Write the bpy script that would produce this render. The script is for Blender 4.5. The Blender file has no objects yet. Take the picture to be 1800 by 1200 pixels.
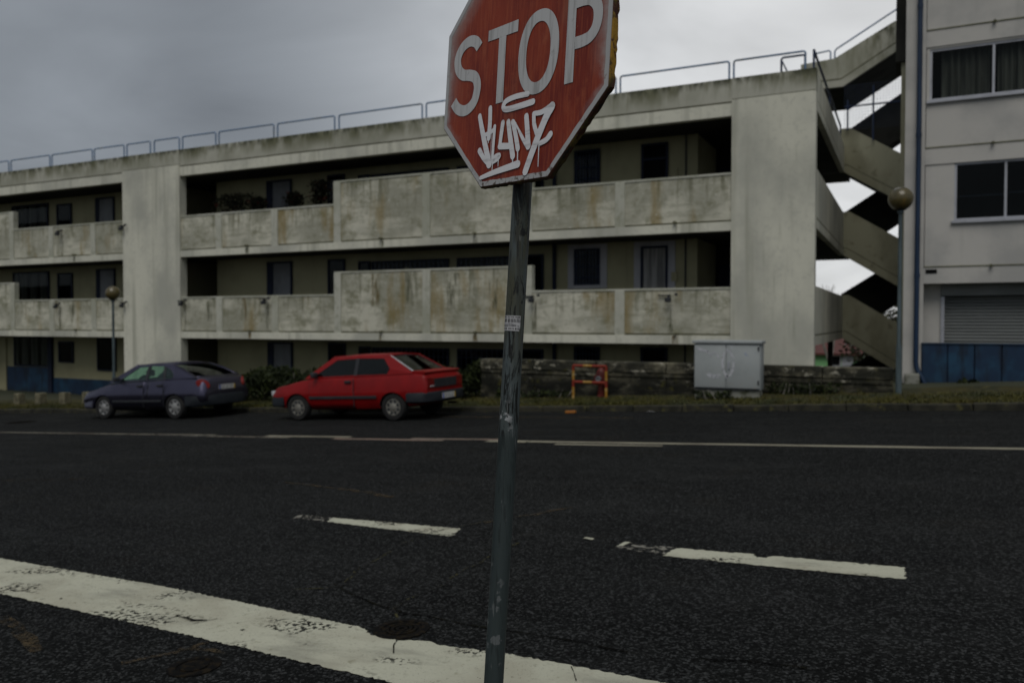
import bpy, bmesh, math, random
import numpy as np
from mathutils import Vector, Matrix

random.seed(7)
RNG = np.random.default_rng(7)
SC = bpy.context.scene
COL = SC.collection
R = math.radians

# ------------------------------------------------------------------ camera
cam_d = bpy.data.cameras.new('camera')
cam = bpy.data.objects.new('camera', cam_d)
COL.objects.link(cam)
cam.location = (0, 0, 1.565)
cam.rotation_euler = (R(90 - 1.402), 0, R(26.0))
cam_d.sensor_width = 36.0
cam_d.lens = 28.6
cam_d.clip_start = 0.05
cam_d.clip_end = 4000
cam_d.dof.use_dof = True
cam_d.dof.focus_distance = 2.34
cam_d.dof.aperture_fstop = 3.4
cam_d.dof.aperture_blades = 8
SC.camera = cam

# ------------------------------------------------------------------ world: overcast sky
SUN_EL, SUN_AZ = 56.0, 163.0       # azimuth clockwise from +Y: behind-right of the camera
world = bpy.data.worlds.new('World')
SC.world = world
world.use_nodes = True
wt = world.node_tree
wt.nodes.clear()


def wn(t, **kw):
    n = wt.nodes.new(t)
    for k, v in kw.items():
        setattr(n, k, v)
    return n


def wm(op, a, b=None, c=None, clamp=False):
    n = wn('ShaderNodeMath', operation=op, use_clamp=clamp)
    for i, v in enumerate((a, b, c)):
        if v is None:
            continue
        if isinstance(v, (int, float)):
            n.inputs[i].default_value = v
        else:
            wt.links.new(v, n.inputs[i])
    return n.outputs[0]


wout = wn('ShaderNodeOutputWorld')
sky = wn('ShaderNodeTexSky', sky_type='NISHITA', sun_disc=False, sun_elevation=R(SUN_EL), sun_rotation=R(SUN_AZ))
bg_sky = wn('ShaderNodeBackground')
bg_sky.inputs[1].default_value = 0.06
wt.links.new(sky.outputs[0], bg_sky.inputs[0])
tc = wn('ShaderNodeTexCoord')
sep = wn('ShaderNodeSeparateXYZ')
wt.links.new(tc.outputs['Generated'], sep.inputs[0])
dotn = wn('ShaderNodeVectorMath', operation='DOT_PRODUCT')
wt.links.new(tc.outputs['Generated'], dotn.inputs[0])
bd = Vector((0.06, 1.0, 0.30)).normalized()
dotn.inputs[1].default_value = bd
glow = wn('ShaderNodeMapRange', interpolation_type='SMOOTHSTEP')
glow.inputs[1].default_value = 0.66
glow.inputs[2].default_value = 1.02
wt.links.new(dotn.outputs['Value'], glow.inputs[0])
# cloud sheet: noise on the direction flattened on to a layer overhead
den = wm('ADD', wm('MAXIMUM', sep.outputs[2], 0.0), 0.28)
cx = wm('DIVIDE', sep.outputs[0], den)
cy = wm('DIVIDE', sep.outputs[1], den)
comb = wn('ShaderNodeCombineXYZ')
wt.links.new(cx, comb.inputs[0])
wt.links.new(cy, comb.inputs[1])
cn = wn('ShaderNodeTexNoise')
cn.inputs['Scale'].default_value = 1.5
cn.inputs['Detail'].default_value = 5
cn.inputs['Roughness'].default_value = 0.5
cn.inputs['Distortion'].default_value = 0.4
wt.links.new(comb.outputs[0], cn.inputs['Vector'])
zz = wm('MULTIPLY', wm('MAXIMUM', sep.outputs[2], 0.0), wm('MAXIMUM', sep.outputs[2], 0.0))
lum = wm('ADD', wm('ADD', 0.235, wm('MULTIPLY', glow.outputs[0], 0.50)), wm('MULTIPLY', zz, 0.12))
lum = wm('MULTIPLY', lum, wm('ADD', 0.42, wm('MULTIPLY', cn.outputs[0], 1.16)))
tint = wn('ShaderNodeMix', data_type='RGBA')
tint.inputs[6].default_value = (0.90, 0.98, 1.08, 1)
tint.inputs[7].default_value = (0.99, 1.0, 1.005, 1)
wt.links.new(glow.outputs[0], tint.inputs[0])
bg_cl = wn('ShaderNodeBackground')
wt.links.new(tint.outputs[2], bg_cl.inputs[0])
wt.links.new(lum, bg_cl.inputs[1])
mixw = wn('ShaderNodeMixShader')
mixw.inputs[0].default_value = 0.93
wt.links.new(bg_sky.outputs[0], mixw.inputs[1])
wt.links.new(bg_cl.outputs[0], mixw.inputs[2])
wt.links.new(mixw.outputs[0], wout.inputs[0])

# ------------------------------------------------------------------ sun behind the cloud
sun_d = bpy.data.lights.new('sun', 'SUN')
sun_d.energy = 1.25
sun_d.angle = R(40)
sun_d.color = (1.0, 0.965, 0.90)
sun = bpy.data.objects.new('sun', sun_d)
COL.objects.link(sun)
az = R(SUN_AZ)
to_sun = Vector((math.sin(az) * math.cos(R(SUN_EL)), math.cos(az) * math.cos(R(SUN_EL)), math.sin(R(SUN_EL))))
sun.rotation_euler = to_sun.to_track_quat('Z', 'Y').to_euler()

vs = SC.view_settings
vs.view_transform = 'Standard'
vs.look = 'None'
vs.gamma = 1.0
vs.exposure = 0.0
vs.use_curve_mapping = False
SC.render.engine = 'CYCLES'
SC.cycles.max_bounces = 8
SC.cycles.transparent_max_bounces = 12


# ------------------------------------------------------------------ materials
def mat(name, col, rough=0.7, metal=0.0, spec=0.4, layers=(), bump=None, coat=0.0, alpha=None, rough_layer=None):
    """layers: dicts(scale=(x,y,z), col, lo, hi, detail, coord='pos'|'gen'|'obj', gz=(lo,hi) mask on generated z, wz=(lo,hi) mask on world z)"""
    m = bpy.data.materials.new(name)
    m.use_nodes = True
    t = m.node_tree
    t.nodes.clear()
    out = t.nodes.new('ShaderNodeOutputMaterial')
    bs = t.nodes.new('ShaderNodeBsdfPrincipled')
    t.links.new(bs.outputs[0], out.inputs[0])
    bs.inputs['Roughness'].default_value = rough
    bs.inputs['Metallic'].default_value = metal
    bs.inputs['Specular IOR Level'].default_value = spec
    bs.inputs['Coat Weight'].default_value = coat
    bs.inputs['Coat Roughness'].default_value = 0.08
    bs.inputs['Base Color'].default_value = (*col, 1)
    geo = t.nodes.new('ShaderNodeNewGeometry')
    tcn = t.nodes.new('ShaderNodeTexCoord')
    src = {'pos': geo.outputs['Position'], 'gen': tcn.outputs['Generated'], 'obj': tcn.outputs['Object']}

    def noise(L):
        mp = t.nodes.new('ShaderNodeMapping')
        mp.inputs['Scale'].default_value = L['scale']
        mp.inputs['Location'].default_value = L.get('loc', (0, 0, 0))
        t.links.new(src[L.get('coord', 'pos')], mp.inputs[0])
        if L.get('type') == 'oct':
            sp = t.nodes.new('ShaderNodeSeparateXYZ')
            t.links.new(src['obj'], sp.inputs[0])

            def mm(op, a, b=None):
                q = t.nodes.new('ShaderNodeMath')
                q.operation = op
                for i, v in enumerate((a, b)):
                    if v is None:
                        continue
                    if isinstance(v, (int, float)):
                        q.inputs[i].default_value = v
                    else:
                        t.links.new(v, q.inputs[i])
                return q.outputs[0]
            ax, az = mm('ABSOLUTE', sp.outputs[0]), mm('ABSOLUTE', sp.outputs[2])
            dg = mm('MULTIPLY', mm('ADD', ax, az), 0.7071)
            nz = t.nodes.new('ShaderNodeTexNoise')
            nz.inputs['Scale'].default_value = 28
            nz.inputs['Detail'].default_value = 7
            nz.inputs['Roughness'].default_value = 0.65
            t.links.new(src['obj'], nz.inputs['Vector'])
            o = mm('ADD', mm('MAXIMUM', mm('MAXIMUM', ax, az), dg), mm('MULTIPLY', mm('SUBTRACT', nz.outputs[0], 0.5), 0.05))
        elif L.get('type') == 'voronoi':
            n = t.nodes.new('ShaderNodeTexVoronoi')
            n.inputs['Scale'].default_value = 1
            t.links.new(mp.outputs[0], n.inputs['Vector'])
            sp = t.nodes.new('ShaderNodeSeparateColor')
            t.links.new(n.outputs['Color'], sp.inputs[0])
            o = sp.outputs[0]
        else:
            n = t.nodes.new('ShaderNodeTexNoise')
            n.inputs['Scale'].default_value = 1
            n.inputs['Detail'].default_value = L.get('detail', 4)
            n.inputs['Roughness'].default_value = L.get('nr', 0.55)
            n.inputs['Distortion'].default_value = L.get('dist', 0)
            t.links.new(mp.outputs[0], n.inputs['Vector'])
            o = n.outputs[0]
        return o

    def rng(o, lo, hi):
        r = t.nodes.new('ShaderNodeMapRange')
        r.interpolation_type = 'SMOOTHSTEP'
        r.inputs[1].default_value = min(lo, hi)
        r.inputs[2].default_value = max(lo, hi)
        if lo > hi:
            r.inputs[3].default_value, r.inputs[4].default_value = 1, 0
        t.links.new(o, r.inputs[0])
        return r.outputs[0]

    def mul(a, b):
        n = t.nodes.new('ShaderNodeMath')
        n.operation = 'MULTIPLY'
        for i, v in enumerate((a, b)):
            if isinstance(v, (int, float)):
                n.inputs[i].default_value = v
            else:
                t.links.new(v, n.inputs[i])
        return n.outputs[0]

    def axis(which, k):
        s = t.nodes.new('ShaderNodeSeparateXYZ')
        t.links.new(src[which], s.inputs[0])
        return s.outputs[k]

    def fac_of(L):
        f = rng(noise(L), L['lo'], L['hi'])
        if 'gz' in L:
            f = mul(f, rng(axis('gen', 2), *L['gz']))
        if 'gx' in L:
            f = mul(f, rng(axis('gen', 0), *L['gx']))
        if 'wz' in L:
            f = mul(f, rng(axis('pos', 2), *L['wz']))
        if 'and' in L:
            f = mul(f, rng(noise(L['and']), L['and']['lo'], L['and']['hi']))
        if 'amt' in L:
            f = mul(f, L['amt'])
        return f

    cur = None
    for L in layers:
        mx = t.nodes.new('ShaderNodeMix')
        mx.data_type = 'RGBA'
        if cur is None:
            mx.inputs[6].default_value = (*col, 1)
        else:
            t.links.new(cur, mx.inputs[6])
        mx.inputs[7].default_value = (*L['col'], 1)
        t.links.new(fac_of(L), mx.inputs[0])
        cur = mx.outputs[2]
    if cur is not None:
        t.links.new(cur, bs.inputs['Base Color'])
    if rough_layer:
        r = t.nodes.new('ShaderNodeMapRange')
        r.inputs[3].default_value = rough
        r.inputs[4].default_value = rough_layer['to']
        t.links.new(fac_of(rough_layer), r.inputs[0])
        t.links.new(r.outputs[0], bs.inputs['Roughness'])
    if bump:
        nb = noise(bump)
        b = t.nodes.new('ShaderNodeBump')
        b.inputs['Strength'].default_value = bump['strength']
        b.inputs['Distance'].default_value = bump['dist_m']
        t.links.new(nb, b.inputs['Height'])
        t.links.new(b.outputs[0], bs.inputs['Normal'])
    if alpha:
        f = None
        for L in alpha:
            g = fac_of(L)
            if f is None:
                f = g
            else:
                n = t.nodes.new('ShaderNodeMath')
                n.operation = L.get('op', 'MAXIMUM')
                t.links.new(f, n.inputs[0])
                t.links.new(g, n.inputs[1])
                f = n.outputs[0]
        tr = t.nodes.new('ShaderNodeBsdfTransparent')
        ms = t.nodes.new('ShaderNodeMixShader')
        t.links.new(f, ms.inputs[0])
        t.links.new(bs.outputs[0], ms.inputs[1])
        t.links.new(tr.outputs[0], ms.inputs[2])
        t.links.new(ms.outputs[0], out.inputs[0])
    return m


def glass(name, tint=(0.5, 0.55, 0.5), rough=0.03, refl=(0.8, 0.85, 0.85)):
    m = bpy.data.materials.new(name)
    m.use_nodes = True
    t = m.node_tree
    t.nodes.clear()
    out = t.nodes.new('ShaderNodeOutputMaterial')
    tr = t.nodes.new('ShaderNodeBsdfTransparent')
    tr.inputs[0].default_value = (*tint, 1)
    gl = t.nodes.new('ShaderNodeBsdfGlossy')
    gl.inputs['Roughness'].default_value = rough
    gl.inputs[0].default_value = (*refl, 1)
    fr = t.nodes.new('ShaderNodeFresnel')
    ge = t.nodes.new('ShaderNodeNewGeometry')
    io = t.nodes.new('ShaderNodeMath')
    io.operation = 'MULTIPLY_ADD'
    io.inputs[1].default_value = 1 / 1.5 - 1.5
    io.inputs[2].default_value = 1.5
    t.links.new(ge.outputs['Backfacing'], io.inputs[0])
    t.links.new(io.outputs[0], fr.inputs[0])
    ms = t.nodes.new('ShaderNodeMixShader')
    t.links.new(fr.outputs[0], ms.inputs[0])
    t.links.new(tr.outputs[0], ms.inputs[1])
    t.links.new(gl.outputs[0], ms.inputs[2])
    t.links.new(ms.outputs[0], out.inputs[0])
    return m


MOSS = (0.085, 0.09, 0.045)
m_conc = mat('painted_concrete', (0.67, 0.66, 0.555), 0.85, layers=[
    dict(scale=(0.5, 0.5, 0.35), col=(0.44, 0.44, 0.38), lo=0.40, hi=0.68, detail=6),
    dict(scale=(3.2, 3.2, 0.16), col=(0.36, 0.36, 0.29), lo=0.50, hi=0.74, detail=5, amt=0.75),
    dict(scale=(6, 6, 0.5), col=(0.24, 0.25, 0.17), lo=0.60, hi=0.80, detail=6, amt=0.55),
    dict(scale=(9, 9, 9), col=(0.42, 0.42, 0.36), lo=0.5, hi=0.7, detail=5, amt=0.35)],
    bump=dict(scale=(14, 14, 14), strength=0.25, dist_m=0.01, detail=6))
m_rib = mat('stained_concrete', (0.50, 0.50, 0.43), 0.85, layers=[
    dict(scale=(0.8, 0.8, 0.8), col=(0.38, 0.385, 0.31), lo=0.38, hi=0.64, detail=7),
    dict(scale=(4.5, 4.5, 4.5), col=(0.27, 0.275, 0.19), lo=0.50, hi=0.70, detail=8, nr=0.65, amt=0.65),
    dict(scale=(8, 8, 0.8), col=(0.22, 0.22, 0.15), lo=0.56, hi=0.76, detail=6, amt=0.5)],
    bump=dict(scale=(14, 14, 14), strength=0.3, dist_m=0.01, detail=6))
m_panel = mat('weathered_panel', (0.60, 0.585, 0.485), 0.9, layers=[
    dict(scale=(0.7, 0.7, 0.9), col=(0.36, 0.355, 0.285), lo=0.38, hi=0.60, detail=8),
    dict(scale=(1.7, 1.7, 2.4), col=(0.20, 0.20, 0.125), lo=0.50, hi=0.68, detail=10, nr=0.68, amt=0.8, loc=(4, 0, 2)),
    dict(scale=(5, 5, 6), col=(0.21, 0.21, 0.14), lo=0.48, hi=0.66, detail=9, nr=0.68, amt=0.6, gz=(-0.25, 0.75)),
    dict(scale=(1.4, 1.4, 8.5), col=(0.26, 0.26, 0.19), lo=0.50, hi=0.66, detail=4, amt=0.45),
    dict(scale=(7, 7, 0.5), col=(0.13, 0.13, 0.075), lo=0.50, hi=0.68, detail=7, amt=0.75, gz=(0.15, 1.0)),
    dict(scale=(1.5, 1.5, 0.35), col=(0.24, 0.17, 0.045), lo=0.54, hi=0.70, detail=7, amt=0.65, loc=(3, 0, 1)),
    dict(scale=(9, 9, 9), col=(0.58, 0.575, 0.50), lo=0.61, hi=0.70, detail=5, amt=0.7)],
    bump=dict(scale=(11, 11, 16), strength=0.35, dist_m=0.015, detail=7))
m_fascia = mat('mossy_fascia', (0.46, 0.455, 0.385), 0.9, layers=[
    dict(scale=(0.6, 0.6, 0.5), col=(0.33, 0.33, 0.265), lo=0.38, hi=0.62, detail=6),
    dict(scale=(1.6, 1.6, 0.5), col=(0.12, 0.122, 0.065), lo=0.40, hi=0.62, detail=8, nr=0.6, gz=(0.0, 0.75), amt=0.92),
    dict(scale=(7, 7, 0.9), col=(0.20, 0.20, 0.13), lo=0.50, hi=0.68, detail=6, amt=0.7, gz=(-0.2, 0.8)),
    dict(scale=(6, 6, 2.2), col=(0.045, 0.048, 0.024), lo=0.38, hi=0.58, detail=7, gz=(0.55, 1.0), amt=0.92)],
    bump=dict(scale=(14, 14, 14), strength=0.3, dist_m=0.01, detail=6))
m_groove = mat('mossy_groove', (0.17, 0.17, 0.11), 0.95, layers=[
    dict(scale=(2.5, 2.5, 2.5), col=(0.10, 0.10, 0.06), lo=0.4, hi=0.65, detail=5)])
m_stairc = mat('stair_concrete', (0.38, 0.37, 0.265), 0.9, layers=[
    dict(scale=(1.0, 1.0, 0.5), col=(0.26, 0.25, 0.17), lo=0.42, hi=0.66, detail=6),
    dict(scale=(4, 4, 4), col=(0.16, 0.15, 0.09), lo=0.58, hi=0.74, detail=6, amt=0.6)])
m_shadesoffit = mat('shade_black_soffit', (0.030, 0.030, 0.025), 0.95, layers=[  # darker soffit copy: deep shade put into the colour
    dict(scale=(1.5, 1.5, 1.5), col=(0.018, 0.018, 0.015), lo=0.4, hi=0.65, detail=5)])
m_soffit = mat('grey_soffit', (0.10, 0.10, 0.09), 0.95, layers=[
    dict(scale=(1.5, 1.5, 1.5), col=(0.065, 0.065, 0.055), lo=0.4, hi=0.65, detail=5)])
m_cream = mat('cream_wall', (0.38, 0.355, 0.215), 0.9, layers=[
    dict(scale=(0.8, 0.8, 0.8), col=(0.31, 0.29, 0.175), lo=0.42, hi=0.68, detail=6),
    dict(scale=(5, 5, 0.6), col=(0.22, 0.21, 0.13), lo=0.58, hi=0.78, detail=5, amt=0.5)])
m_white = mat('white_surround', (0.42, 0.42, 0.44), 0.8, layers=[
    dict(scale=(3, 3, 1), col=(0.34, 0.34, 0.35), lo=0.45, hi=0.7)])
m_blueframe = mat('dark_blue_frame', (0.014, 0.020, 0.042), 0.6, spec=0.2, layers=[
    dict(scale=(6, 6, 2), col=(0.008, 0.012, 0.024), lo=0.4, hi=0.7)])
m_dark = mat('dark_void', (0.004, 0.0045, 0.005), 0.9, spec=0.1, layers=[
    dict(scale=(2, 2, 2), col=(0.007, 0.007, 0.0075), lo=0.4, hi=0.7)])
m_greydoor = mat('grey_door_leaf', (0.20, 0.21, 0.22), 0.6, layers=[
    dict(scale=(2, 2, 1), col=(0.14, 0.145, 0.15), lo=0.4, hi=0.7)])
m_curtain = mat('grey_curtain', (0.34, 0.335, 0.32), 0.95, layers=[
    dict(scale=(9, 9, 0.5), col=(0.16, 0.16, 0.155), lo=0.4, hi=0.65)])
m_bluewall = mat('blue_plinth_paint', (0.0050, 0.024, 0.060), 0.6, layers=[
    dict(scale=(1.6, 1.6, 1.6), col=(0.011, 0.056, 0.110), lo=0.43, hi=0.68, detail=7),
    dict(scale=(5, 5, 1.0), col=(0.004, 0.011, 0.024), lo=0.46, hi=0.68, detail=7, amt=0.85),
    dict(scale=(3, 3, 3), col=(0.006, 0.008, 0.006), lo=0.30, hi=0.55, detail=6, gz=(0.5, -0.1))],
    bump=dict(scale=(10, 10, 10), strength=0.3, dist_m=0.01))
m_bluepipe = mat('blue_pipe', (0.013, 0.032, 0.072), 0.45, layers=[
    dict(scale=(8, 8, 1.2), col=(0.008, 0.02, 0.045), lo=0.42, hi=0.68)])
m_rail = mat('blue_grey_rail', (0.13, 0.21, 0.34), 0.5, layers=[
    dict(scale=(3, 3, 6), col=(0.16, 0.18, 0.20), lo=0.5, hi=0.7)])
m_raildk = mat('dark_blue_rail', (0.015, 0.03, 0.075), 0.5, layers=[
    dict(scale=(3, 3, 6), col=(0.02, 0.035, 0.06), lo=0.5, hi=0.7)])
m_rightwall = mat('pale_grey_render', (0.50, 0.485, 0.455), 0.9, layers=[
    dict(scale=(0.7, 0.7, 0.7), col=(0.38, 0.375, 0.36), lo=0.40, hi=0.66, detail=7),
    dict(scale=(5, 5, 0.4), col=(0.36, 0.355, 0.33), lo=0.56, hi=0.78, detail=6, amt=0.5)],
    bump=dict(scale=(25, 25, 25), strength=0.2, dist_m=0.006))
m_alu = mat('grey_aluminium_frame', (0.42, 0.43, 0.47), 0.45, metal=0.3, layers=[
    dict(scale=(4, 4, 4), col=(0.34, 0.35, 0.38), lo=0.45, hi=0.7)])
m_shutter = mat('roller_shutter_paint', (0.22, 0.232, 0.226), 0.6, layers=[
    dict(scale=(0.7, 0.7, 3), col=(0.165, 0.175, 0.170), lo=0.42, hi=0.68, detail=6)])
m_glass = glass('window_glass', (0.66, 0.68, 0.66), 0.05, (0.25, 0.26, 0.26))
m_carglass = glass('car_glass', (0.70, 0.88, 0.79))
m_carglass_dk = glass('tinted_car_glass', (0.24, 0.27, 0.255))
m_wallstone = mat('blackened_wall', (0.15, 0.138, 0.095), 0.95, layers=[
    dict(scale=(1.6, 1.6, 2.6), col=(0.022, 0.022, 0.015), lo=0.34, hi=0.56, detail=10, nr=0.7),
    dict(scale=(4.5, 4.5, 7), col=(0.38, 0.36, 0.29), lo=0.55, hi=0.64, detail=10, nr=0.72, amt=0.9, wz=(0.0, 0.35)),
    dict(scale=(2.5, 2.5, 4), col=(0.006, 0.0065, 0.004), lo=0.26, hi=0.56, detail=8, wz=(0.46, 0.05)),
    dict(scale=(4, 4, 4), col=(0.075, 0.07, 0.012), lo=0.58, hi=0.70, detail=7, amt=0.6)],
    bump=dict(scale=(7, 7, 12), strength=0.7, dist_m=0.04, detail=8))
m_kerb = mat('dark_kerb', (0.035, 0.033, 0.022), 0.9, layers=[
    dict(scale=(4, 4, 4), col=(0.015, 0.015, 0.010), lo=0.4, hi=0.62, detail=7),
    dict(scale=(7, 7, 7), col=(0.075, 0.07, 0.025), lo=0.55, hi=0.7, detail=6)],
    bump=dict(scale=(18, 18, 18), strength=0.5, dist_m=0.015))
m_verge = mat('mossy_verge', (0.040, 0.033, 0.004), 0.97, layers=[
    dict(scale=(2.2, 2.2, 2.2), col=(0.022, 0.024, 0.007), lo=0.38, hi=0.62, detail=8),
    dict(scale=(6, 6, 6), col=(0.10, 0.085, 0.025), lo=0.54, hi=0.70, detail=7, amt=0.8)],
    bump=dict(scale=(22, 22, 22), strength=0.8, dist_m=0.03))
m_soil = mat('rough_ground', (0.05, 0.052, 0.03), 0.97, layers=[
    dict(scale=(0.35, 0.35, 0.35), col=(0.03, 0.036, 0.018), lo=0.4, hi=0.62, detail=8)],
    bump=dict(scale=(5, 5, 5), strength=0.6, dist_m=0.05))
m_asphalt = mat('asphalt', (0.0044, 0.0050, 0.0048), 0.9, spec=0.08, layers=[
    dict(scale=(0.30, 0.55, 1), col=(0.0088, 0.0096, 0.0093), lo=0.38, hi=0.62, detail=7),
    dict(scale=(0.22, 1.6, 1), col=(0.0030, 0.0033, 0.0033), lo=0.50, hi=0.70, detail=6, amt=0.8),
    dict(scale=(0.9, 1.1, 1), col=(0.015, 0.0125, 0.0085), lo=0.56, hi=0.76, detail=8, amt=0.6),
    dict(scale=(2.6, 3.4, 1), col=(0.0030, 0.0032, 0.0030), lo=0.58, hi=0.74, detail=7, amt=0.7),
    dict(scale=(78, 78, 78), col=(0.052, 0.054, 0.054), lo=0.50, hi=1.0, type='voronoi', amt=0.85),
    dict(scale=(48, 48, 48), col=(0.0012, 0.0012, 0.0012), lo=0.48, hi=0.62, detail=4, amt=0.9)],
    bump=dict(scale=(60, 60, 60), strength=0.9, dist_m=0.008, detail=3),
    rough_layer=dict(scale=(0.6, 1.4, 1), lo=0.45, hi=0.7, detail=5, to=0.72))
m_line = mat('worn_road_paint', (0.46, 0.455, 0.355), 0.8, layers=[
    dict(scale=(2.5, 2.5, 1), col=(0.38, 0.365, 0.28), lo=0.42, hi=0.68, detail=6),
    dict(scale=(1.3, 4.0, 1), col=(0.25, 0.245, 0.195), lo=0.50, hi=0.72, detail=8, nr=0.65, amt=0.8),
    dict(scale=(18, 18, 1), col=(0.20, 0.19, 0.12), lo=0.60, hi=0.74, detail=6, amt=0.6),
    dict(scale=(40, 40, 1), col=(0.30, 0.29, 0.23), lo=0.58, hi=0.72, detail=3, amt=0.7)],
    bump=dict(scale=(55, 55, 1), strength=0.6, dist_m=0.005, detail=2),
    alpha=[dict(scale=(34, 34, 1), lo=0.50, hi=0.56, detail=3, **{'and': dict(scale=(1.5, 3.6, 1), lo=0.52, hi=0.64, detail=4, loc=(5.2, 1.1, 0))}),
           dict(scale=(16, 16, 1), lo=0.70, hi=0.73, detail=5), dict(scale=(75, 75, 1), lo=0.60, hi=0.70, detail=4, nr=0.7, **{'and': dict(scale=(3.5, 5, 1), lo=0.36, hi=0.62, detail=4, loc=(1.2, 7.1, 0))})])
m_lineold = mat('faded_road_paint', (0.17, 0.155, 0.12), 0.85, layers=[
    dict(scale=(1.1, 4, 1), col=(0.09, 0.072, 0.055), lo=0.44, hi=0.62, detail=5)],
    alpha=[dict(scale=(22, 22, 1), lo=0.50, hi=0.64, detail=4), ])
m_lineghost = mat('almost_gone_road_paint', (0.20, 0.19, 0.16), 0.85, layers=[
    dict(scale=(1.1, 4, 1), col=(0.12, 0.11, 0.095), lo=0.44, hi=0.62, detail=5)],
    alpha=[dict(scale=(18, 18, 1), lo=0.40, hi=0.52, detail=4)])
m_linefar = mat('cream_edge_paint', (0.27, 0.25, 0.185), 0.85, layers=[
    dict(scale=(1.1, 4, 1), col=(0.18, 0.16, 0.12), lo=0.44, hi=0.64, detail=5)],
    alpha=[dict(scale=(22, 22, 1), lo=0.66, hi=0.74, detail=4)])
m_linepink = mat('pinkish_edge_paint', (0.22, 0.155, 0.12), 0.85, layers=[
    dict(scale=(1.1, 4, 1), col=(0.15, 0.12, 0.095), lo=0.44, hi=0.64, detail=5)],
    alpha=[dict(scale=(22, 22, 1), lo=0.60, hi=0.70, detail=4)])
m_rustdirt = mat('rust_brown_dirt', (0.062, 0.040, 0.014), 0.95, layers=[
    dict(scale=(20, 20, 1), col=(0.035, 0.025, 0.011), lo=0.4, hi=0.6)],
    alpha=[dict(scale=(9, 9, 1), lo=0.38, hi=0.62, detail=8, nr=0.7), dict(scale=(60, 60, 1), lo=0.44, hi=0.60, detail=3)])
m_crack = mat('mossy_crack', (0.040, 0.036, 0.008), 0.95, layers=[
    dict(scale=(6, 6, 1), col=(0.006, 0.006, 0.005), lo=0.40, hi=0.54)],
    alpha=[dict(scale=(34, 34, 1), lo=0.45, hi=0.54, detail=4), dict(scale=(3, 3, 1), lo=0.58, hi=0.70, detail=4)])
m_crackdk = mat('dark_crack', (0.003, 0.003, 0.003), 0.95, spec=0.05, layers=[
    dict(scale=(6, 6, 1), col=(0.008, 0.0075, 0.004), lo=0.42, hi=0.58)],
    alpha=[dict(scale=(40, 40, 1), lo=0.54, hi=0.62, detail=4), dict(scale=(3, 3, 1), lo=0.54, hi=0.64, detail=4)])
m_iron = mat('cast_iron', (0.0045, 0.0042, 0.0040), 0.9, spec=0.08, layers=[
    dict(scale=(25, 25, 25), col=(0.016, 0.012, 0.007), lo=0.45, hi=0.65, detail=5)])
m_pave = mat('pavement_concrete', (0.13, 0.125, 0.11), 0.9, layers=[
    dict(scale=(2, 2, 2), col=(0.09, 0.088, 0.078), lo=0.4, hi=0.65, detail=7)],
    bump=dict(scale=(40, 40, 40), strength=0.4, dist_m=0.006))
# stop sign
m_red = mat('faded_sign_red', (0.26, 0.034, 0.010), 0.5, spec=0.3, layers=[
    dict(scale=(6, 6, 3), col=(0.15, 0.013, 0.006), lo=0.38, hi=0.64, detail=7, coord='obj'),
    dict(scale=(110, 110, 8), col=(0.33, 0.068, 0.024), lo=0.44, hi=0.68, detail=7, coord='obj', amt=0.6),
    dict(scale=(16, 16, 9), col=(0.34, 0.085, 0.035), lo=0.52, hi=0.72, detail=9, nr=0.7, coord='obj', amt=0.6),
    dict(scale=(150, 150, 6), col=(0.12, 0.010, 0.005), lo=0.54, hi=0.72, detail=5, coord='obj', amt=0.6),
    dict(scale=(9, 9, 3.0), col=(0.30, 0.10, 0.055), lo=0.56, hi=0.80, detail=8, coord='obj', amt=0.65),
    dict(scale=(170, 170, 130), col=(0.36, 0.12, 0.055), lo=0.68, hi=0.76, detail=2, coord='obj', amt=0.8),
    dict(type='oct', scale=(1, 1, 1), col=(0.31, 0.20, 0.18), lo=0.268, hi=0.345, gz=(0.28, 0.50), amt=0.85),
    dict(type='oct', scale=(1, 1, 1), col=(0.34, 0.29, 0.28), lo=0.312, hi=0.345, gz=(0.18, 0.34), amt=0.9)],
    bump=dict(scale=(60, 60, 30), strength=0.06, dist_m=0.002, coord='obj'))
m_signwhite = mat('grey_white_sign_film', (0.50, 0.50, 0.50), 0.5, spec=0.35, layers=[
    dict(scale=(70, 70, 5), col=(0.34, 0.335, 0.33), lo=0.45, hi=0.7, detail=6, coord='obj'),
    dict(scale=(40, 40, 30), col=(0.28, 0.27, 0.26), lo=0.62, hi=0.74, detail=6, coord='obj', amt=0.6)])
m_signedge = mat('corroded_white_border', (0.40, 0.40, 0.40), 0.6, layers=[
    dict(scale=(55, 55, 55), col=(0.10, 0.075, 0.06), lo=0.50, hi=0.60, detail=7, coord='obj', gz=(0.13, 0.0)),
    dict(scale=(30, 30, 30), col=(0.16, 0.055, 0.03), lo=0.60, hi=0.68, detail=7, coord='obj', amt=0.5)])
m_graf = mat('white_marker_paint', (0.72, 0.72, 0.74), 0.45, layers=[
    dict(scale=(9, 9, 60), col=(0.48, 0.47, 0.48), lo=0.5, hi=0.72, detail=5, coord='obj')],
    alpha=[dict(scale=(120, 120, 22), lo=0.70, hi=0.76, detail=4, coord='obj')])
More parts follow.
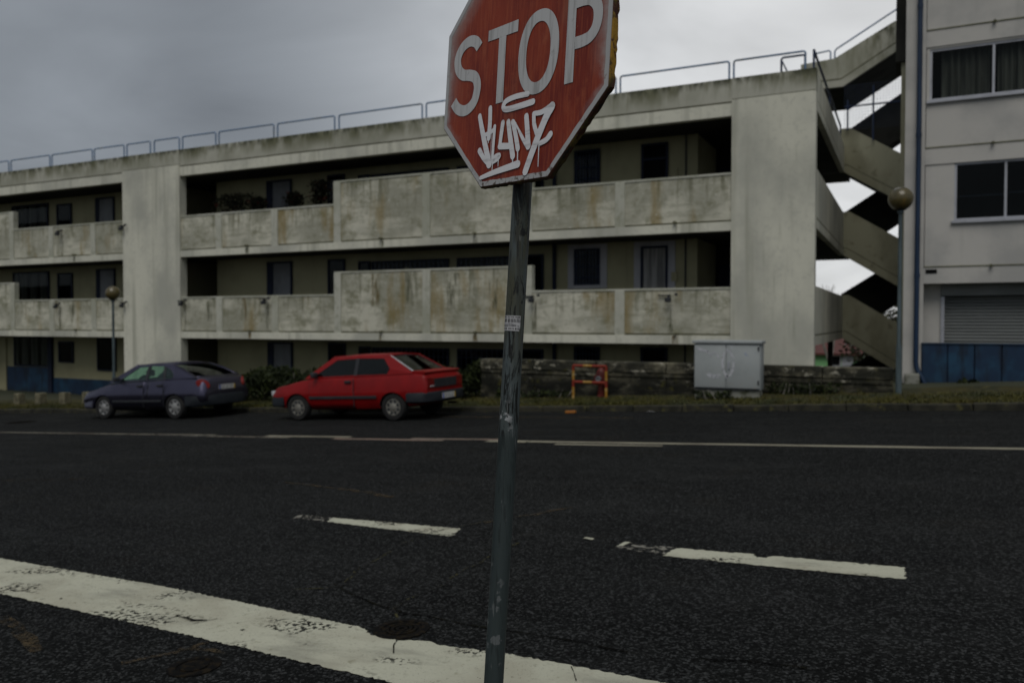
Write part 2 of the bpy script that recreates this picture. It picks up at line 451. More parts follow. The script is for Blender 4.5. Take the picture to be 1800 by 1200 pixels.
m_rust = mat('rusted_yellow_rim', (0.035, 0.024, 0.006), 0.85, layers=[
    dict(scale=(14, 14, 14), col=(0.085, 0.058, 0.008), lo=0.42, hi=0.60, detail=7, coord='obj'),
    dict(scale=(26, 26, 26), col=(0.012, 0.008, 0.005), lo=0.48, hi=0.62, detail=6, coord='obj'),
    dict(scale=(16, 16, 16), col=(0.27, 0.15, 0.012), lo=0.40, hi=0.52, detail=7, nr=0.65, coord='obj', gx=(0.955, 0.985), gz=(0.30, 0.36)),
    dict(scale=(55, 55, 40), col=(0.045, 0.013, 0.004), lo=0.47, hi=0.56, detail=5, coord='obj')],
    bump=dict(scale=(120, 120, 120), strength=0.7, dist_m=0.003, coord='obj'))
m_pole = mat('galvanised_pole', (0.072, 0.090, 0.094), 0.55, metal=0.1, spec=0.35, layers=[
    dict(scale=(30, 30, 2.5), col=(0.046, 0.060, 0.061), lo=0.40, hi=0.62, detail=7),
    dict(scale=(24, 24, 2.2), col=(0.060, 0.055, 0.024), lo=0.42, hi=0.62, detail=8, wz=(1.1, 1.75), amt=0.75),
    dict(scale=(30, 30, 3.0), col=(0.024, 0.018, 0.007), lo=0.55, hi=0.64, detail=8, wz=(1.45, 1.9), amt=0.7),
    dict(scale=(34, 34, 5.5), col=(0.007, 0.008, 0.007), lo=0.515, hi=0.555, detail=9, nr=0.75, dist=1.6, wz=(1.02, 1.22)),
    dict(scale=(26, 26, 26), col=(0.36, 0.37, 0.38), lo=0.60, hi=0.625, detail=6, wz=(1.36, 1.27), **{'and': dict(scale=(4, 4, 4), lo=0.42, hi=0.5, loc=(2, 2, 7))}),
    dict(scale=(4, 4, 4), col=(0.024, 0.034, 0.034), lo=0.0, hi=0.1, wz=(1.26, 1.22), amt=0.75),
    dict(scale=(100, 100, 9), col=(0.012, 0.016, 0.016), lo=0.55, hi=0.66, detail=6, amt=0.55),
    dict(scale=(90, 90, 14), col=(0.16, 0.17, 0.17), lo=0.66, hi=0.72, detail=5, amt=0.5)],
    bump=dict(scale=(60, 60, 8), strength=0.35, dist_m=0.002, detail=6))
m_sticker = mat('pale_sticker', (0.42, 0.42, 0.43), 0.6, layers=[
    dict(scale=(90, 90, 90), col=(0.26, 0.26, 0.27), lo=0.5, hi=0.66, detail=6)])
m_ink = mat('black_ink', (0.03, 0.03, 0.032), 0.7, layers=[dict(scale=(300, 300, 300), col=(0.12, 0.12, 0.12), lo=0.5, hi=0.7)])
# cars etc.
m_redpaint = mat('red_car_paint', (0.23, 0.0035, 0.004), 0.45, spec=0.25, coat=0.10, layers=[
    dict(scale=(2, 2, 2), col=(0.18, 0.003, 0.0035), lo=0.4, hi=0.7, detail=5)])
m_violet = mat('violet_car_paint', (0.088, 0.084, 0.128), 0.33, metal=0.92, coat=0.2, layers=[
    dict(scale=(2, 2, 2), col=(0.076, 0.072, 0.112), lo=0.4, hi=0.7, detail=5)])
m_trim = mat('black_plastic_trim', (0.020, 0.022, 0.026), 0.6, layers=[dict(scale=(5, 5, 5), col=(0.03, 0.032, 0.036), lo=0.45, hi=0.7)])
m_bumper = mat('grey_plastic_bumper', (0.012, 0.015, 0.019), 0.6, spec=0.2, layers=[dict(scale=(5, 5, 5), col=(0.017, 0.020, 0.025), lo=0.45, hi=0.7)])
m_tyre = mat('tyre_rubber', (0.012, 0.012, 0.012), 0.85, layers=[dict(scale=(12, 12, 12), col=(0.02, 0.02, 0.02), lo=0.45, hi=0.7)])
m_hub = mat('silver_hubcap', (0.40, 0.40, 0.39), 0.4, metal=0.5, layers=[dict(scale=(15, 15, 15), col=(0.26, 0.255, 0.24), lo=0.45, hi=0.7)])
m_hubold = mat('dull_hubcap', (0.24, 0.23, 0.20), 0.5, metal=0.3, layers=[dict(scale=(15, 15, 15), col=(0.16, 0.15, 0.13), lo=0.45, hi=0.7)])
m_tail = mat('red_tail_lens', (0.16, 0.005, 0.006), 0.4, spec=0.25, layers=[dict(scale=(8, 8, 8), col=(0.20, 0.02, 0.01), lo=0.5, hi=0.6)])
m_amber = mat('amber_lens', (0.35, 0.08, 0.01), 0.15, coat=0.5, layers=[dict(scale=(8, 8, 8), col=(0.28, 0.06, 0.01), lo=0.5, hi=0.6)])
m_clear = mat('clear_lens', (0.55, 0.56, 0.58), 0.12, coat=0.5, layers=[dict(scale=(8, 8, 8), col=(0.45, 0.46, 0.48), lo=0.5, hi=0.6)])
m_plate = mat('white_plate', (0.62, 0.62, 0.60), 0.5, layers=[dict(scale=(8, 8, 8), col=(0.55, 0.55, 0.53), lo=0.5, hi=0.6)])
m_plateblue = mat('blue_plate_band', (0.012, 0.06, 0.36), 0.5, layers=[dict(scale=(8, 8, 8), col=(0.01, 0.05, 0.30), lo=0.5, hi=0.6)])
m_plateyel = mat('yellow_plate_band', (0.45, 0.30, 0.02), 0.5, layers=[dict(scale=(8, 8, 8), col=(0.40, 0.26, 0.02), lo=0.5, hi=0.6)])
m_seat = mat('dark_upholstery', (0.018, 0.018, 0.02), 0.95, layers=[dict(scale=(9, 9, 9), col=(0.026, 0.026, 0.028), lo=0.45, hi=0.7)])
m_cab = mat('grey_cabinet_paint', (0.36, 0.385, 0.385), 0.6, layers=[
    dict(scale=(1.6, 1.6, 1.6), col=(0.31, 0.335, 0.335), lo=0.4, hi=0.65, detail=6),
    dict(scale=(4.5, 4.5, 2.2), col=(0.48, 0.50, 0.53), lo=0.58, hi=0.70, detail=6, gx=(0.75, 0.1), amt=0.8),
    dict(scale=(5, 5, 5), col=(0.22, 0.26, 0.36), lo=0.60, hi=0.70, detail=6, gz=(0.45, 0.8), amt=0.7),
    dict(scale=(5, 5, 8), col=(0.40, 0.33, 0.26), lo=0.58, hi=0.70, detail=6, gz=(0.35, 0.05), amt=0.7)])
m_cabdk = mat('cabinet_base_concrete', (0.24, 0.24, 0.21), 0.9, layers=[
    dict(scale=(5, 5, 5), col=(0.08, 0.085, 0.05), lo=0.45, hi=0.65, detail=6)])
m_scrawl = mat('pale_paint_scrawl', (0.50, 0.51, 0.54), 0.6, layers=[dict(scale=(9, 9, 9), col=(0.42, 0.43, 0.46), lo=0.45, hi=0.6)],
               alpha=[dict(scale=(14, 14, 14), lo=0.50, hi=0.66, detail=5)])
m_hred = mat('red_orange_tube', (0.20, 0.020, 0.007), 0.55, layers=[dict(scale=(9, 9, 9), col=(0.20, 0.022, 0.008), lo=0.45, hi=0.65)])
m_hyel = mat('yellow_tube', (0.30, 0.15, 0.015), 0.55, layers=[dict(scale=(9, 9, 9), col=(0.40, 0.26, 0.09), lo=0.45, hi=0.65)])
m_hydr = mat('dark_red_hydrant', (0.11, 0.012, 0.008), 0.5, layers=[dict(scale=(9, 9, 9), col=(0.07, 0.01, 0.007), lo=0.45, hi=0.65)])
m_greycap = mat('grey_outlet_cap', (0.20, 0.21, 0.22), 0.5, metal=0.4, layers=[dict(scale=(9, 9, 9), col=(0.13, 0.135, 0.14), lo=0.45, hi=0.65)])
m_globe = mat('yellowed_globe_plastic', (0.095, 0.075, 0.028), 0.28, coat=0.3, layers=[
    dict(scale=(4, 4, 4), col=(0.055, 0.046, 0.02), lo=0.42, hi=0.66, detail=6),
    dict(scale=(6, 6, 6), col=(0.18, 0.115, 0.03), lo=0.58, hi=0.72, detail=5, amt=0.6)])
m_lamppost = mat('green_grey_post', (0.085, 0.115, 0.125), 0.55, layers=[
    dict(scale=(14, 14, 1.5), col=(0.045, 0.065, 0.07), lo=0.42, hi=0.66, detail=6)])
m_leaf = mat('hedge_leaf', (0.016, 0.023, 0.007), 0.7, spec=0.2, layers=[
    dict(scale=(3, 3, 3), col=(0.034, 0.045, 0.010), lo=0.48, hi=0.68), dict(scale=(9, 9, 9), col=(0.008, 0.012, 0.005), lo=0.5, hi=0.65)])
m_leafpot = mat('pot_plant_leaf', (0.008, 0.009, 0.005), 0.8, spec=0.1, layers=[
    dict(scale=(6, 6, 6), col=(0.05, 0.006, 0.005), lo=0.60, hi=0.66)])
m_grass = mat('yellow_green_grass', (0.060, 0.056, 0.004), 0.7, layers=[
    dict(scale=(1.1, 1.1, 1.1), col=(0.035, 0.040, 0.008), lo=0.42, hi=0.62, detail=6)])
m_twig = mat('bare_twig', (0.17, 0.16, 0.14), 0.9, layers=[dict(scale=(3, 3, 3), col=(0.28, 0.26, 0.23), lo=0.45, hi=0.65)])
m_bushfar = mat('pale_bush_leaf', (0.13, 0.13, 0.07), 0.8, layers=[
    dict(scale=(1.5, 1.5, 1.5), col=(0.05, 0.055, 0.03), lo=0.42, hi=0.6), dict(scale=(5, 5, 5), col=(0.45, 0.44, 0.40), lo=0.60, hi=0.68)])
m_green = mat('green_house_paint', (0.21, 0.46, 0.20), 0.8, layers=[dict(scale=(1, 1, 1), col=(0.17, 0.38, 0.17), lo=0.4, hi=0.7)])
m_tile = mat('red_roof_tile', (0.10, 0.034, 0.028), 0.85, layers=[dict(scale=(2, 2, 2), col=(0.09, 0.035, 0.03), lo=0.4, hi=0.65, detail=7)])
m_block = mat('stone_block', (0.17, 0.155, 0.10), 0.95, layers=[dict(scale=(7, 7, 7), col=(0.09, 0.082, 0.05), lo=0.4, hi=0.65, detail=6)])
m_litter = mat('orange_yellow_litter', (0.28, 0.12, 0.012), 0.6, layers=[dict(scale=(30, 30, 30), col=(0.35, 0.10, 0.015), lo=0.4, hi=0.6)])
m_paper = mat('crumpled_paper', (0.45, 0.45, 0.44), 0.8, layers=[dict(scale=(30, 30, 30), col=(0.3, 0.3, 0.3), lo=0.4, hi=0.6)])
m_ruststreak = mat('rust_streak', (0.26, 0.18, 0.065), 0.95, layers=[dict(scale=(9, 9, 1.5), col=(0.22, 0.19, 0.09), lo=0.4, hi=0.6)],
                   alpha=[dict(scale=(9, 9, 1.2), lo=0.18, hi=0.60, detail=6), dict(scale=(1, 1, 1), lo=0.0, hi=0.01, gz=(0.75, -0.1)), dict(scale=(1, 1, 1), lo=0.0, hi=0.01, gx=(0.62, 1.0)), dict(scale=(1, 1, 1), lo=0.0, hi=0.01, gx=(0.38, 0.0))])
m_mossstreak = mat('dark_moss_streak', (0.20, 0.205, 0.13), 0.95, layers=[dict(scale=(9, 9, 1.5), col=(0.14, 0.145, 0.09), lo=0.4, hi=0.6)],
                   alpha=[dict(scale=(9, 9, 1.2), lo=0.15, hi=0.58, detail=6), dict(scale=(1, 1, 1), lo=0.0, hi=0.01, gz=(0.8, -0.1)), dict(scale=(1, 1, 1), lo=0.0, hi=0.01, gx=(0.62, 1.0)), dict(scale=(1, 1, 1), lo=0.0, hi=0.01, gx=(0.38, 0.0))])


# ------------------------------------------------------------------ mesh helpers
class MB:
    def __init__(self):
        self.v, self.f = [], []

    def add(self, vs, fs):
        b = len(self.v)
        self.v += [tuple(p) for p in vs]
        self.f += [tuple(b + i for i in f) for f in fs]
        return self

    def box(self, x0, x1, y0, y1, z0, z1):
        return self.add([(x0, y0, z0), (x1, y0, z0), (x1, y1, z0), (x0, y1, z0), (x0, y0, z1), (x1, y0, z1), (x1, y1, z1), (x0, y1, z1)],
                        [(0, 3, 2, 1), (4, 5, 6, 7), (0, 1, 5, 4), (1, 2, 6, 5), (2, 3, 7, 6), (3, 0, 4, 7)])

    def cbox(self, x0, x1, y0, y1, z0, z1, c):
        """box with chamfered edges"""
        bm = bmesh.new()
        bmesh.ops.create_cube(bm, size=1)
        for v in bm.verts:
            v.co = Vector((x0 + (v.co.x + .5) * (x1 - x0), y0 + (v.co.y + .5) * (y1 - y0), z0 + (v.co.z + .5) * (z1 - z0)))
        bmesh.ops.bevel(bm, geom=bm.edges[:], offset=c, segments=2, affect='EDGES', profile=0.5)
        bm.verts.index_update()
        self.add([v.co[:] for v in bm.verts], [[v.index for v in f.verts] for f in bm.faces])
        bm.free()
        return self

    def prism(self, pts, d):
        """polygon pts (3D) extruded by vector d"""
        n = len(pts)
        d = Vector(d)
        P = [Vector(p) for p in pts]
        nrm = Vector((0, 0, 0))
        for i in range(n):
            nrm += P[i].cross(P[(i + 1) % n])
        if nrm.dot(d) > 0:
            P = P[::-1]
        vs = P + [p + d for p in P]
        fs = [tuple(range(n)), tuple(range(2 * n - 1, n - 1, -1))]
        for i in range(n):
            j = (i + 1) % n
            fs.append((i, i + n, j + n, j))
        return self.add(vs, fs)

    def xz(self, pts, y0, y1):
        return self.prism([(x, y0, z) for x, z in pts], (0, y1 - y0, 0))

    def cyl(self, p0, p1, r0, r1=None, n=12, caps=True):
        r1 = r0 if r1 is None else r1
        p0, p1 = Vector(p0), Vector(p1)
        d = (p1 - p0).normalized()
        a = d.orthogonal().normalized()
        b = d.cross(a)
        vs = []
        for p, r in ((p0, r0), (p1, r1)):
            for i in range(n):
                t = 2 * math.pi * i / n
                vs.append(p + a * (r * math.cos(t)) + b * (r * math.sin(t)))
        fs = [(i, (i + 1) % n, n + (i + 1) % n, n + i) for i in range(n)]
        if caps:
            fs += [tuple(range(n - 1, -1, -1)), tuple(range(n, 2 * n))]
        return self.add(vs, fs)

    def tube(self, path, r, n=8):
        path = [Vector(p) for p in path]
        rings = []
        prev_a = None
        for i, p in enumerate(path):
            d = ((path[i + 1] if i + 1 < len(path) else p) - (path[i - 1] if i else p)).normalized()
            a = d.orthogonal().normalized() if prev_a is None else (prev_a - d * prev_a.dot(d)).normalized()
            prev_a = a
            b = d.cross(a)
            rings.append([p + a * (r * math.cos(2 * math.pi * k / n)) + b * (r * math.sin(2 * math.pi * k / n)) for k in range(n)])
        vs = [q for rg in rings for q in rg]
        fs = []
        for i in range(len(path) - 1):
            for k in range(n):
                fs.append((i * n + k, i * n + (k + 1) % n, (i + 1) * n + (k + 1) % n, (i + 1) * n + k))
        fs += [tuple(range(n - 1, -1, -1)), tuple(range((len(path) - 1) * n, len(path) * n))]
        return self.add(vs, fs)

    def lathe(self, prof, c, n=24, ax=(0, 0, 1)):
        c = Vector(c)
        ax = Vector(ax).normalized()
        a = ax.orthogonal().normalized()
        b = ax.cross(a)
        vs = []
        for r, h in prof:
            for i in range(n):
                t = 2 * math.pi * i / n
                vs.append(c + ax * h + a * (r * math.cos(t)) + b * (r * math.sin(t)))
        fs = []
        for k in range(len(prof) - 1):
            for i in range(n):
                fs.append((k * n + i, k * n + (i + 1) % n, (k + 1) * n + (i + 1) % n, (k + 1) * n + i))
        fs += [tuple(range(n - 1, -1, -1)), tuple(range((len(prof) - 1) * n, len(prof) * n))]
        return self.add(vs, fs)

    def xform(self, M):
        self.v = [tuple(M @ Vector(p)) for p in self.v]
        return self

    def mesh(self, name, m, smooth=None, origin=(0, 0, 0)):
        me = bpy.data.meshes.new(name)
        o = Vector(origin)
        me.from_pydata([tuple(Vector(p) - o) for p in self.v], [], self.f)
        if m:
            me.materials.append(m)
        if smooth is not None:
            for p in me.polygons:
                p.use_smooth = True
            me.set_sharp_from_angle(angle=R(smooth))
        me.update()
        return me

    def build(self, name, m, parent=None, smooth=None, local=False, origin=None):
        """vertices are world coordinates unless local; children are stored relative to their parent"""
        base = Vector((0, 0, 0))
        if parent is not None and not local:
            p = parent
            while p is not None:
                base += p.location
                p = p.parent
        org = Vector(origin) if origin is not None else base
        me = self.mesh(name, m, smooth, org)
        ob = bpy.data.objects.new(name, me)
        ob.location = org - base if origin is not None else (0, 0, 0)
        COL.objects.link(ob)
        ob.parent = parent
        return ob


def tag(o, label=None, cat=None, group=None, kind=None):
    if label:
        o['label'] = label
    if cat:
        o['category'] = cat
    if group:
        o['group'] = group
    if kind:
        o['kind'] = kind
    return o


def empty(name, loc=(0, 0, 0), label=None, cat=None, group=None, kind=None, rot=(0, 0, 0)):
    e = bpy.data.objects.new(name, None)
    e.location = loc
    e.rotation_euler = rot
    e.empty_display_size = 0.1
    COL.objects.link(e)
    return tag(e, label, cat, group, kind)


def copy_of(src, parent, loc=None):
    c = src.copy()
    COL.objects.link(c)
    c.parent = parent
    if loc is not None:
        c.location = loc
    return c


def copy_tree(o, parent=None):
    c = o.copy()
    COL.objects.link(c)
    c.parent = parent
    for ch in [q for q in bpy.data.objects if q.parent == o]:
        copy_tree(ch, c)
    return c


def leaves(name, m, pts, size, parent=None, origin=None, up=0.2, local=False):
    """leaf-sized bent quads at pts (N,3)"""
    pts = np.asarray(pts, float)
    n = len(pts)
    d = RNG.normal(size=(n, 3))
    d[:, 2] += up
    d /= np.linalg.norm(d, axis=1)[:, None]
    e = np.cross(d, RNG.normal(size=(n, 3)))
    e /= np.linalg.norm(e, axis=1)[:, None]
    s = (size * RNG.uniform(0.6, 1.3, n))[:, None]
    v = np.stack([pts, pts + d * s * .5 + e * s * .3, pts + d * s, pts + d * s * .5 - e * s * .3], 1).reshape(-1, 3)
    mb = MB()
    mb.v = [tuple(p) for p in v]
    mb.f = [(4 * i, 4 * i + 1, 4 * i + 2, 4 * i + 3) for i in range(n)]
    return mb.build(name, m, parent, origin=origin, local=local)


def road_z(x):
    return 0.051 * max(-90.0, min(70.0, x))


SLOPE = math.atan(0.051)


def verge_z(x, y):
    r = road_z(x) + 0.12
    t = max(0.0, min(1.0, (y - 15.9) / 1.6))
    return r + 0.08 * t


def ground_z(x, y):
    """natural ground away from the road"""
    if y < 15.9:
        return road_z(x) - 0.35
    if y < 17.6:
        return verge_z(x, y) - 0.3
    a = -1.55
    v = verge_z(x, y) - 0.1
    t = max(0.0, min(1.0, (y - 17.9) / 0.8))
    z = v + (min(a, v) - v) * t if x > -30 else v + (-1.35 - v) * t
    if x > -0.4 and x < 25:
        k = max(0.0, min(1.0, (y - 29.5) / 3))
        z = v * (1 - k) + z * k
    if y > 31:
        z -= min(7.0, 0.10 * (y - 31))
    return z


# ------------------------------------------------------------------ ground, road, verge
def grid(xs, ys, zf):
    mb = MB()
    nx = len(xs)
    for y in ys:
        for x in xs:
            mb.v.append((x, y, zf(x, y)))
    for j in range(len(ys) - 1):
        for i in range(nx - 1):
            mb.f.append((j * nx + i, j * nx + i + 1, (j + 1) * nx + i + 1, (j + 1) * nx + i))
    return mb


xs = [-2000, -900, -400, -200, -120, -90] + list(np.arange(-75, 45.1, 3)) + [70, 110, 200, 400, 900, 2000]
xs = sorted(set([float(a) for a in xs] + [-30.01, -30.0, -0.42, -0.38]))
ys = [-2000, -700, -250, -80, -30, -10, 0, 8, 15.85, 15.95, 17.6, 17.9, 18.3, 18.7, 20, 24, 29.4, 31, 32.5, 36, 45, 60, 80, 100, 150, 300, 700, 2000]
tag(grid(xs, ys, ground_z).build('ground', m_soil), kind='structure')
rx = [-90.0] + list(np.arange(-80, 61, 5.0)) + [70.0]
tag(grid(rx, [-45, -20, -8, 0, 4, 8, 12, 15.86], lambda x, y: road_z(x)).build('road', m_asphalt), kind='structure')
vx = list(np.arange(-90, 70.1, 1.0))
vn = {}


def verge_h(x, y):
    return verge_z(x, y) + 0.018 * math.sin(x * 2.1 + y * 3) + 0.012 * math.sin(x * 5.7 - y * 2.2)


tag(grid(vx, [16.0, 16.2, 16.5, 16.9, 17.3, 17.7, 18.0, 18.6], lambda x, y: verge_h(x, y) if y > 16.05 else verge_z(x, y) - .03).build('grass_verge', m_verge), kind='structure')

# kerb: one stone after another along the verge
kerb = tag(empty('kerb', (-42, 15.84, road_z(-42))), kind='structure')
ks = MB().cbox(0.006, 0.994, 0, 0.16, -0.15, 0.12, 0.018).build('kerb_stone', m_kerb, kerb, local=True)
for i in range(56):
    x = -42 + i
    k = ks if i == 0 else copy_of(ks, kerb)
    k.location = (i, random.uniform(-0.012, 0.012), road_z(x) - road_z(-42) + random.uniform(-0.012, 0.008))
    k.rotation_euler = (random.uniform(-.02, .02), -SLOPE, random.uniform(-.006, .006))

# near pavement under the sign and the camera (below the frame)
pv = tag(empty('pavement', (0, 0, 0.0)), kind='structure')
for j in range(-4, 2):
    for i in range(-9, 10):
        x0, y0 = i * 0.8 - 0.4, 1.60 - 0.8 * (j + 1)
        if y0 > 2.0 or x0 < -2.5 or x0 > 2.6:
            continue
        b = MB().box(x0 + .004, x0 + .796, y0 + .004, y0 + .796, -0.05, 0.10)
        b.v = [(x, y, z + road_z(x)) for x, y, z in b.v]
        b.build('paving_slab', m_pave, pv)
for i in range(-9, 10):
    x0 = i * 0.8 - 0.4
    if x0 < -2.5 or x0 > 2.6:
        continue
    b = MB().cbox(x0 + .004, x0 + .796, 2.403, 2.53, -0.1, 0.105, .012)
    b.v = [(x, y, z + road_z(x)) for x, y, z in b.v]
    b.build('kerb_stone', m_kerb, pv)


# ------------------------------------------------------------------ road markings, cracks, covers
def sheet(name, m, pts, h=0.004, nsub=0, jitter=0.0, kind='structure', label=None, cat=None, group=None):
    """flat outline on the road; long edges optionally broken up so the paint edge is ragged"""
    P = [Vector((x, y, 0)) for x, y in pts]
    if nsub:
        Q = []
        for i in range(len(P)):
            a, b = P[i], P[(i + 1) % len(P)]
            L = (b - a).length
            k = max(1, int(L / nsub))
            nrm = Vector((-(b - a).y, (b - a).x, 0)).normalized() if L > 0 else Vector((0, 0, 0))
            for s in range(k):
                q = a.lerp(b, s / k)
                Q.append(q + nrm * random.uniform(-jitter, jitter))
        P = Q
    me = MB()
    n = len(P)
    me.v = [(p.x, p.y, road_z(p.x) + h) for p in P]
    me.f = [tuple(range(n))]
    o = me.build(name, m)
    if o.data.polygons[0].normal.z < 0:
        o.data.flip_normals()
    bm = bmesh.new()
    bm.from_mesh(o.data)
    bmesh.ops.triangulate(bm, faces=bm.faces[:])
    bm.to_mesh(o.data)
    bm.free()
    return tag(o, label, cat, group, kind)


# stop line, notched by the manhole cover
sl = [(-9.5, 3.74), (-5.53, 3.40), (-3.74, 3.26), (-2.13, 3.11), (0.6, 2.93), (4.0, 2.72), (4.0, 3.22), (0.6, 3.40), (-0.98, 3.53), (-1.79, 3.60),
      (-2.16, 3.585), (-2.24, 3.62), (-2.42, 3.57), (-2.60, 3.59), (-2.72, 3.67), (-4.48, 3.88), (-6.5, 4.02), (-9.5, 4.30)]
sheet('stop_line', m_line, sl, 0.004, 0.018, 0.009)
sheet('lane_dash', m_line, [(-3.29, 5.65), (-3.36, 5.90), (-4.3, 5.955), (-4.75, 5.97), (-4.70, 5.83), (-4.1, 5.74)], 0.004, 0.02, 0.012)
sheet('lane_dash_remnant', m_lineghost, [(-4.70, 5.83), (-4.75, 5.97), (-5.15, 6.0), (-5.12, 5.86)], 0.004, 0.05, 0.015)
sheet('lane_dash', m_line, [(-1.53, 5.56), (-1.50, 5.78), (-0.95, 5.765), (-0.92, 5.70), (-0.85, 5.70), (-0.82, 5.76), (-0.01, 5.72), (0.0, 5.45), (-0.8, 5.50)], 0.004, 0.02, 0.012)
sheet('lane_dash_remnant', m_lineghost, [(-1.93, 5.66), (-1.86, 5.84), (-1.50, 5.78), (-1.53, 5.60)], 0.004, 0.05, 0.02)
sheet('lane_dash_remnant', m_line, [(-1.925, 5.70), (-1.90, 5.84), (-1.86, 5.85), (-1.88, 5.73)], 0.007, 0.02, 0.006)
sheet('lane_dash_remnant', m_line, [(-2.25, 5.86), (-2.16, 5.84), (-2.16, 5.88), (-2.24, 5.90)], 0.007, 0.02, 0.006)
sheet('lane_dash', m_line, [(2.2, 5.42), (2.2, 5.68), (4.6, 5.56), (4.6, 5.30)], 0.004, 0.05, 0.008)
EDGE = [(-30, 11.35, -19.5, 0.14, m_lineghost), (-19.5, 11.42, -13.4, 0.15, m_lineold), (-13.2, 11.30, -12.0, 0.14, m_lineghost), (-13.5, 11.47, -11.9, 0.13, m_lineold),
        (-11.9, 11.28, -9.9, 0.14, m_lineold), (-10.6, 11.43, -8.7, 0.15, m_linefar), (-8.9, 11.22, -6.7, 0.16, m_linepink), (-7.4, 11.38, -5.7, 0.13, m_linepink),
        (-5.9, 11.20, -5.2, 0.2, m_linefar), (-5.2, 11.24, 30, 0.15, m_linefar), (-4.65, 10.98, -3.04, 0.11, m_linefar)]
for i, (x0, y, x1, w, m) in enumerate(EDGE):
    sheet('edge_line', m, [(x0, y - w / 2), (x1, y - w / 2), (x1, y + w / 2), (x0, y + w / 2)], 0.004 + 0.0012 * (i % 3), 0.3, 0.01)


def ribbon(name, m, path, w, h=0.006, jit=0.03):
    pts = []
    for i in range(len(path) - 1):
        a, b = Vector((*path[i], 0)), Vector((*path[i + 1], 0))
        k = max(1, int((b - a).length / 0.12))
        for s in range(k):
            p = a.lerp(b, s / k)
            pts.append(p + Vector((random.uniform(-jit, jit), random.uniform(-jit, jit), 0)))
    pts.append(Vector((*path[-1], 0)))
    L, Rr = [], []
    for i, p in enumerate(pts):
        d = (pts[min(i + 1, len(pts) - 1)] - pts[max(i - 1, 0)]).normalized()
        nrm = Vector((-d.y, d.x, 0)) * (w * random.uniform(0.35, 1.0) / 2)
        L.append(p + nrm)
        Rr.append(p - nrm)
    mb = MB()
    for a, b in zip(L, Rr):
        mb.v += [(b.x, b.y, road_z(b.x) + h), (a.x, a.y, road_z(a.x) + h)]
    mb.f = [(2 * i + 2, 2 * i + 3, 2 * i + 1, 2 * i) for i in range(len(L) - 1)]
    return tag(mb.build(name, m), kind='structure')


ribbon('road_crack', m_crack, [(-3.15, 6.4), (-3.5, 5.75), (-3.55, 5.2), (-3.42, 4.6), (-3.3, 4.25), (-3.7, 4.0)], 0.030, 0.009)
ribbon('road_crack', m_crackdk, [(-3.42, 4.3), (-3.0, 4.05), (-2.3, 3.9), (-1.7, 3.86), (-1.1, 3.80), (-0.4, 3.9)], 0.022)
ribbon('road_crack', m_crack, [(-2.65, 5.6), (-2.72, 5.0), (-2.68, 4.4), (-2.75, 4.0), (-2.6, 3.85)], 0.022)
ribbon('road_crack', m_crackdk, [(-3.77, 3.27), (-3.68, 3.42), (-3.62, 3.52)], 0.018, 0.009, 0.01)
ribbon('road_crack', m_crackdk, [(-3.92, 3.46), (-3.75, 3.42), (-3.66, 3.47)], 0.035, 0.009, 0.01)
ribbon('road_crack', m_crackdk, [(-2.32, 3.40), (-2.38, 3.50), (-2.42, 3.58)], 0.008, 0.009, 0.012)
ribbon('road_crack', m_crackdk, [(-1.35, 3.42), (-1.38, 3.49), (-1.42, 3.55)], 0.007, 0.009, 0.012)
ribbon('rust_dirt_trail', m_rustdirt, [(-6.6, 7.45), (-5.9, 7.3), (-5.2, 7.1), (-4.75, 6.95)], 0.10)
ribbon('rust_dirt_trail', m_rustdirt, [(-3.25, 6.15), (-3.05, 6.5), (-2.75, 6.9)], 0.06)
ribbon('rust_dirt_trail', m_rustdirt, [(-11.0, 6.6), (-9.6, 7.1)], 0.05)
ribbon('rust_dirt_trail', m_rustdirt, [(-10.4, 14.9), (-7.0, 14.7), (-4.6, 14.6)], 0.25)
ribbon('rust_dirt_trail', m_rustdirt, [(-5.0, 3.1), (-4.45, 2.9), (-4.2, 2.78)], 0.10)
ribbon('rust_dirt_trail', m_rustdirt, [(-3.5, 3.08), (-3.3, 3.15), (-3.15, 3.1)], 0.05)
ribbon('rust_dirt_trail', m_rustdirt, [(-3.62, 2.85), (-3.45, 3.05), (-3.4, 3.2)], 0.05)


def cover(x, y, r, label, rings, nm='manhole_cover'):
    e = empty(nm, (x, y, road_z(x)), label, 'manhole cover', rot=(0, -SLOPE, 0))
    MB().lathe([(r, -.03), (r, .006), (r - .015, .009), (r - .04, .009), (r - .045, .002), (0.001, .002)], (0, 0, 0), 40).build('rim', m_iron, e, 30, local=True)
    for k in range(rings):
        q = (r - .06) * (k + 1) / (rings + .5)
        MB().lathe([(q - .012, .0), (q - .010, .007), (q + .006, .007), (q + .008, .0)], (0, 0, 0.002), 36).build('raised_ring', m_iron, e, 30, local=True)
    return e


cover(-2.49, 3.72, 0.155, 'dark round iron cover biting into the far edge of the white stop line', 3)
cover(-3.20, 2.93, 0.13, 'small rusty iron cover of concentric rings on the asphalt in front of the stop line', 4)
cover(-20.8, 13.4, 0.36, 'dark iron cover in the road near the violet car, beyond the edge line', 3)

# ------------------------------------------------------------------ the long apartment building
FY = 20.2            # facade plane
GY = 21.7            # wall at the back of the galleries
B = empty('apartment_building', (-18, FY, -1.55), 'long low weathered concrete apartment block with open galleries and stepped parapets', 'building')
LV = [1.0, 3.78, 6.55]


def part(mb, name, m, parent=None, smooth=None, origin=None):
    return mb.build(name, m, B if parent is None else parent, smooth, origin=origin)


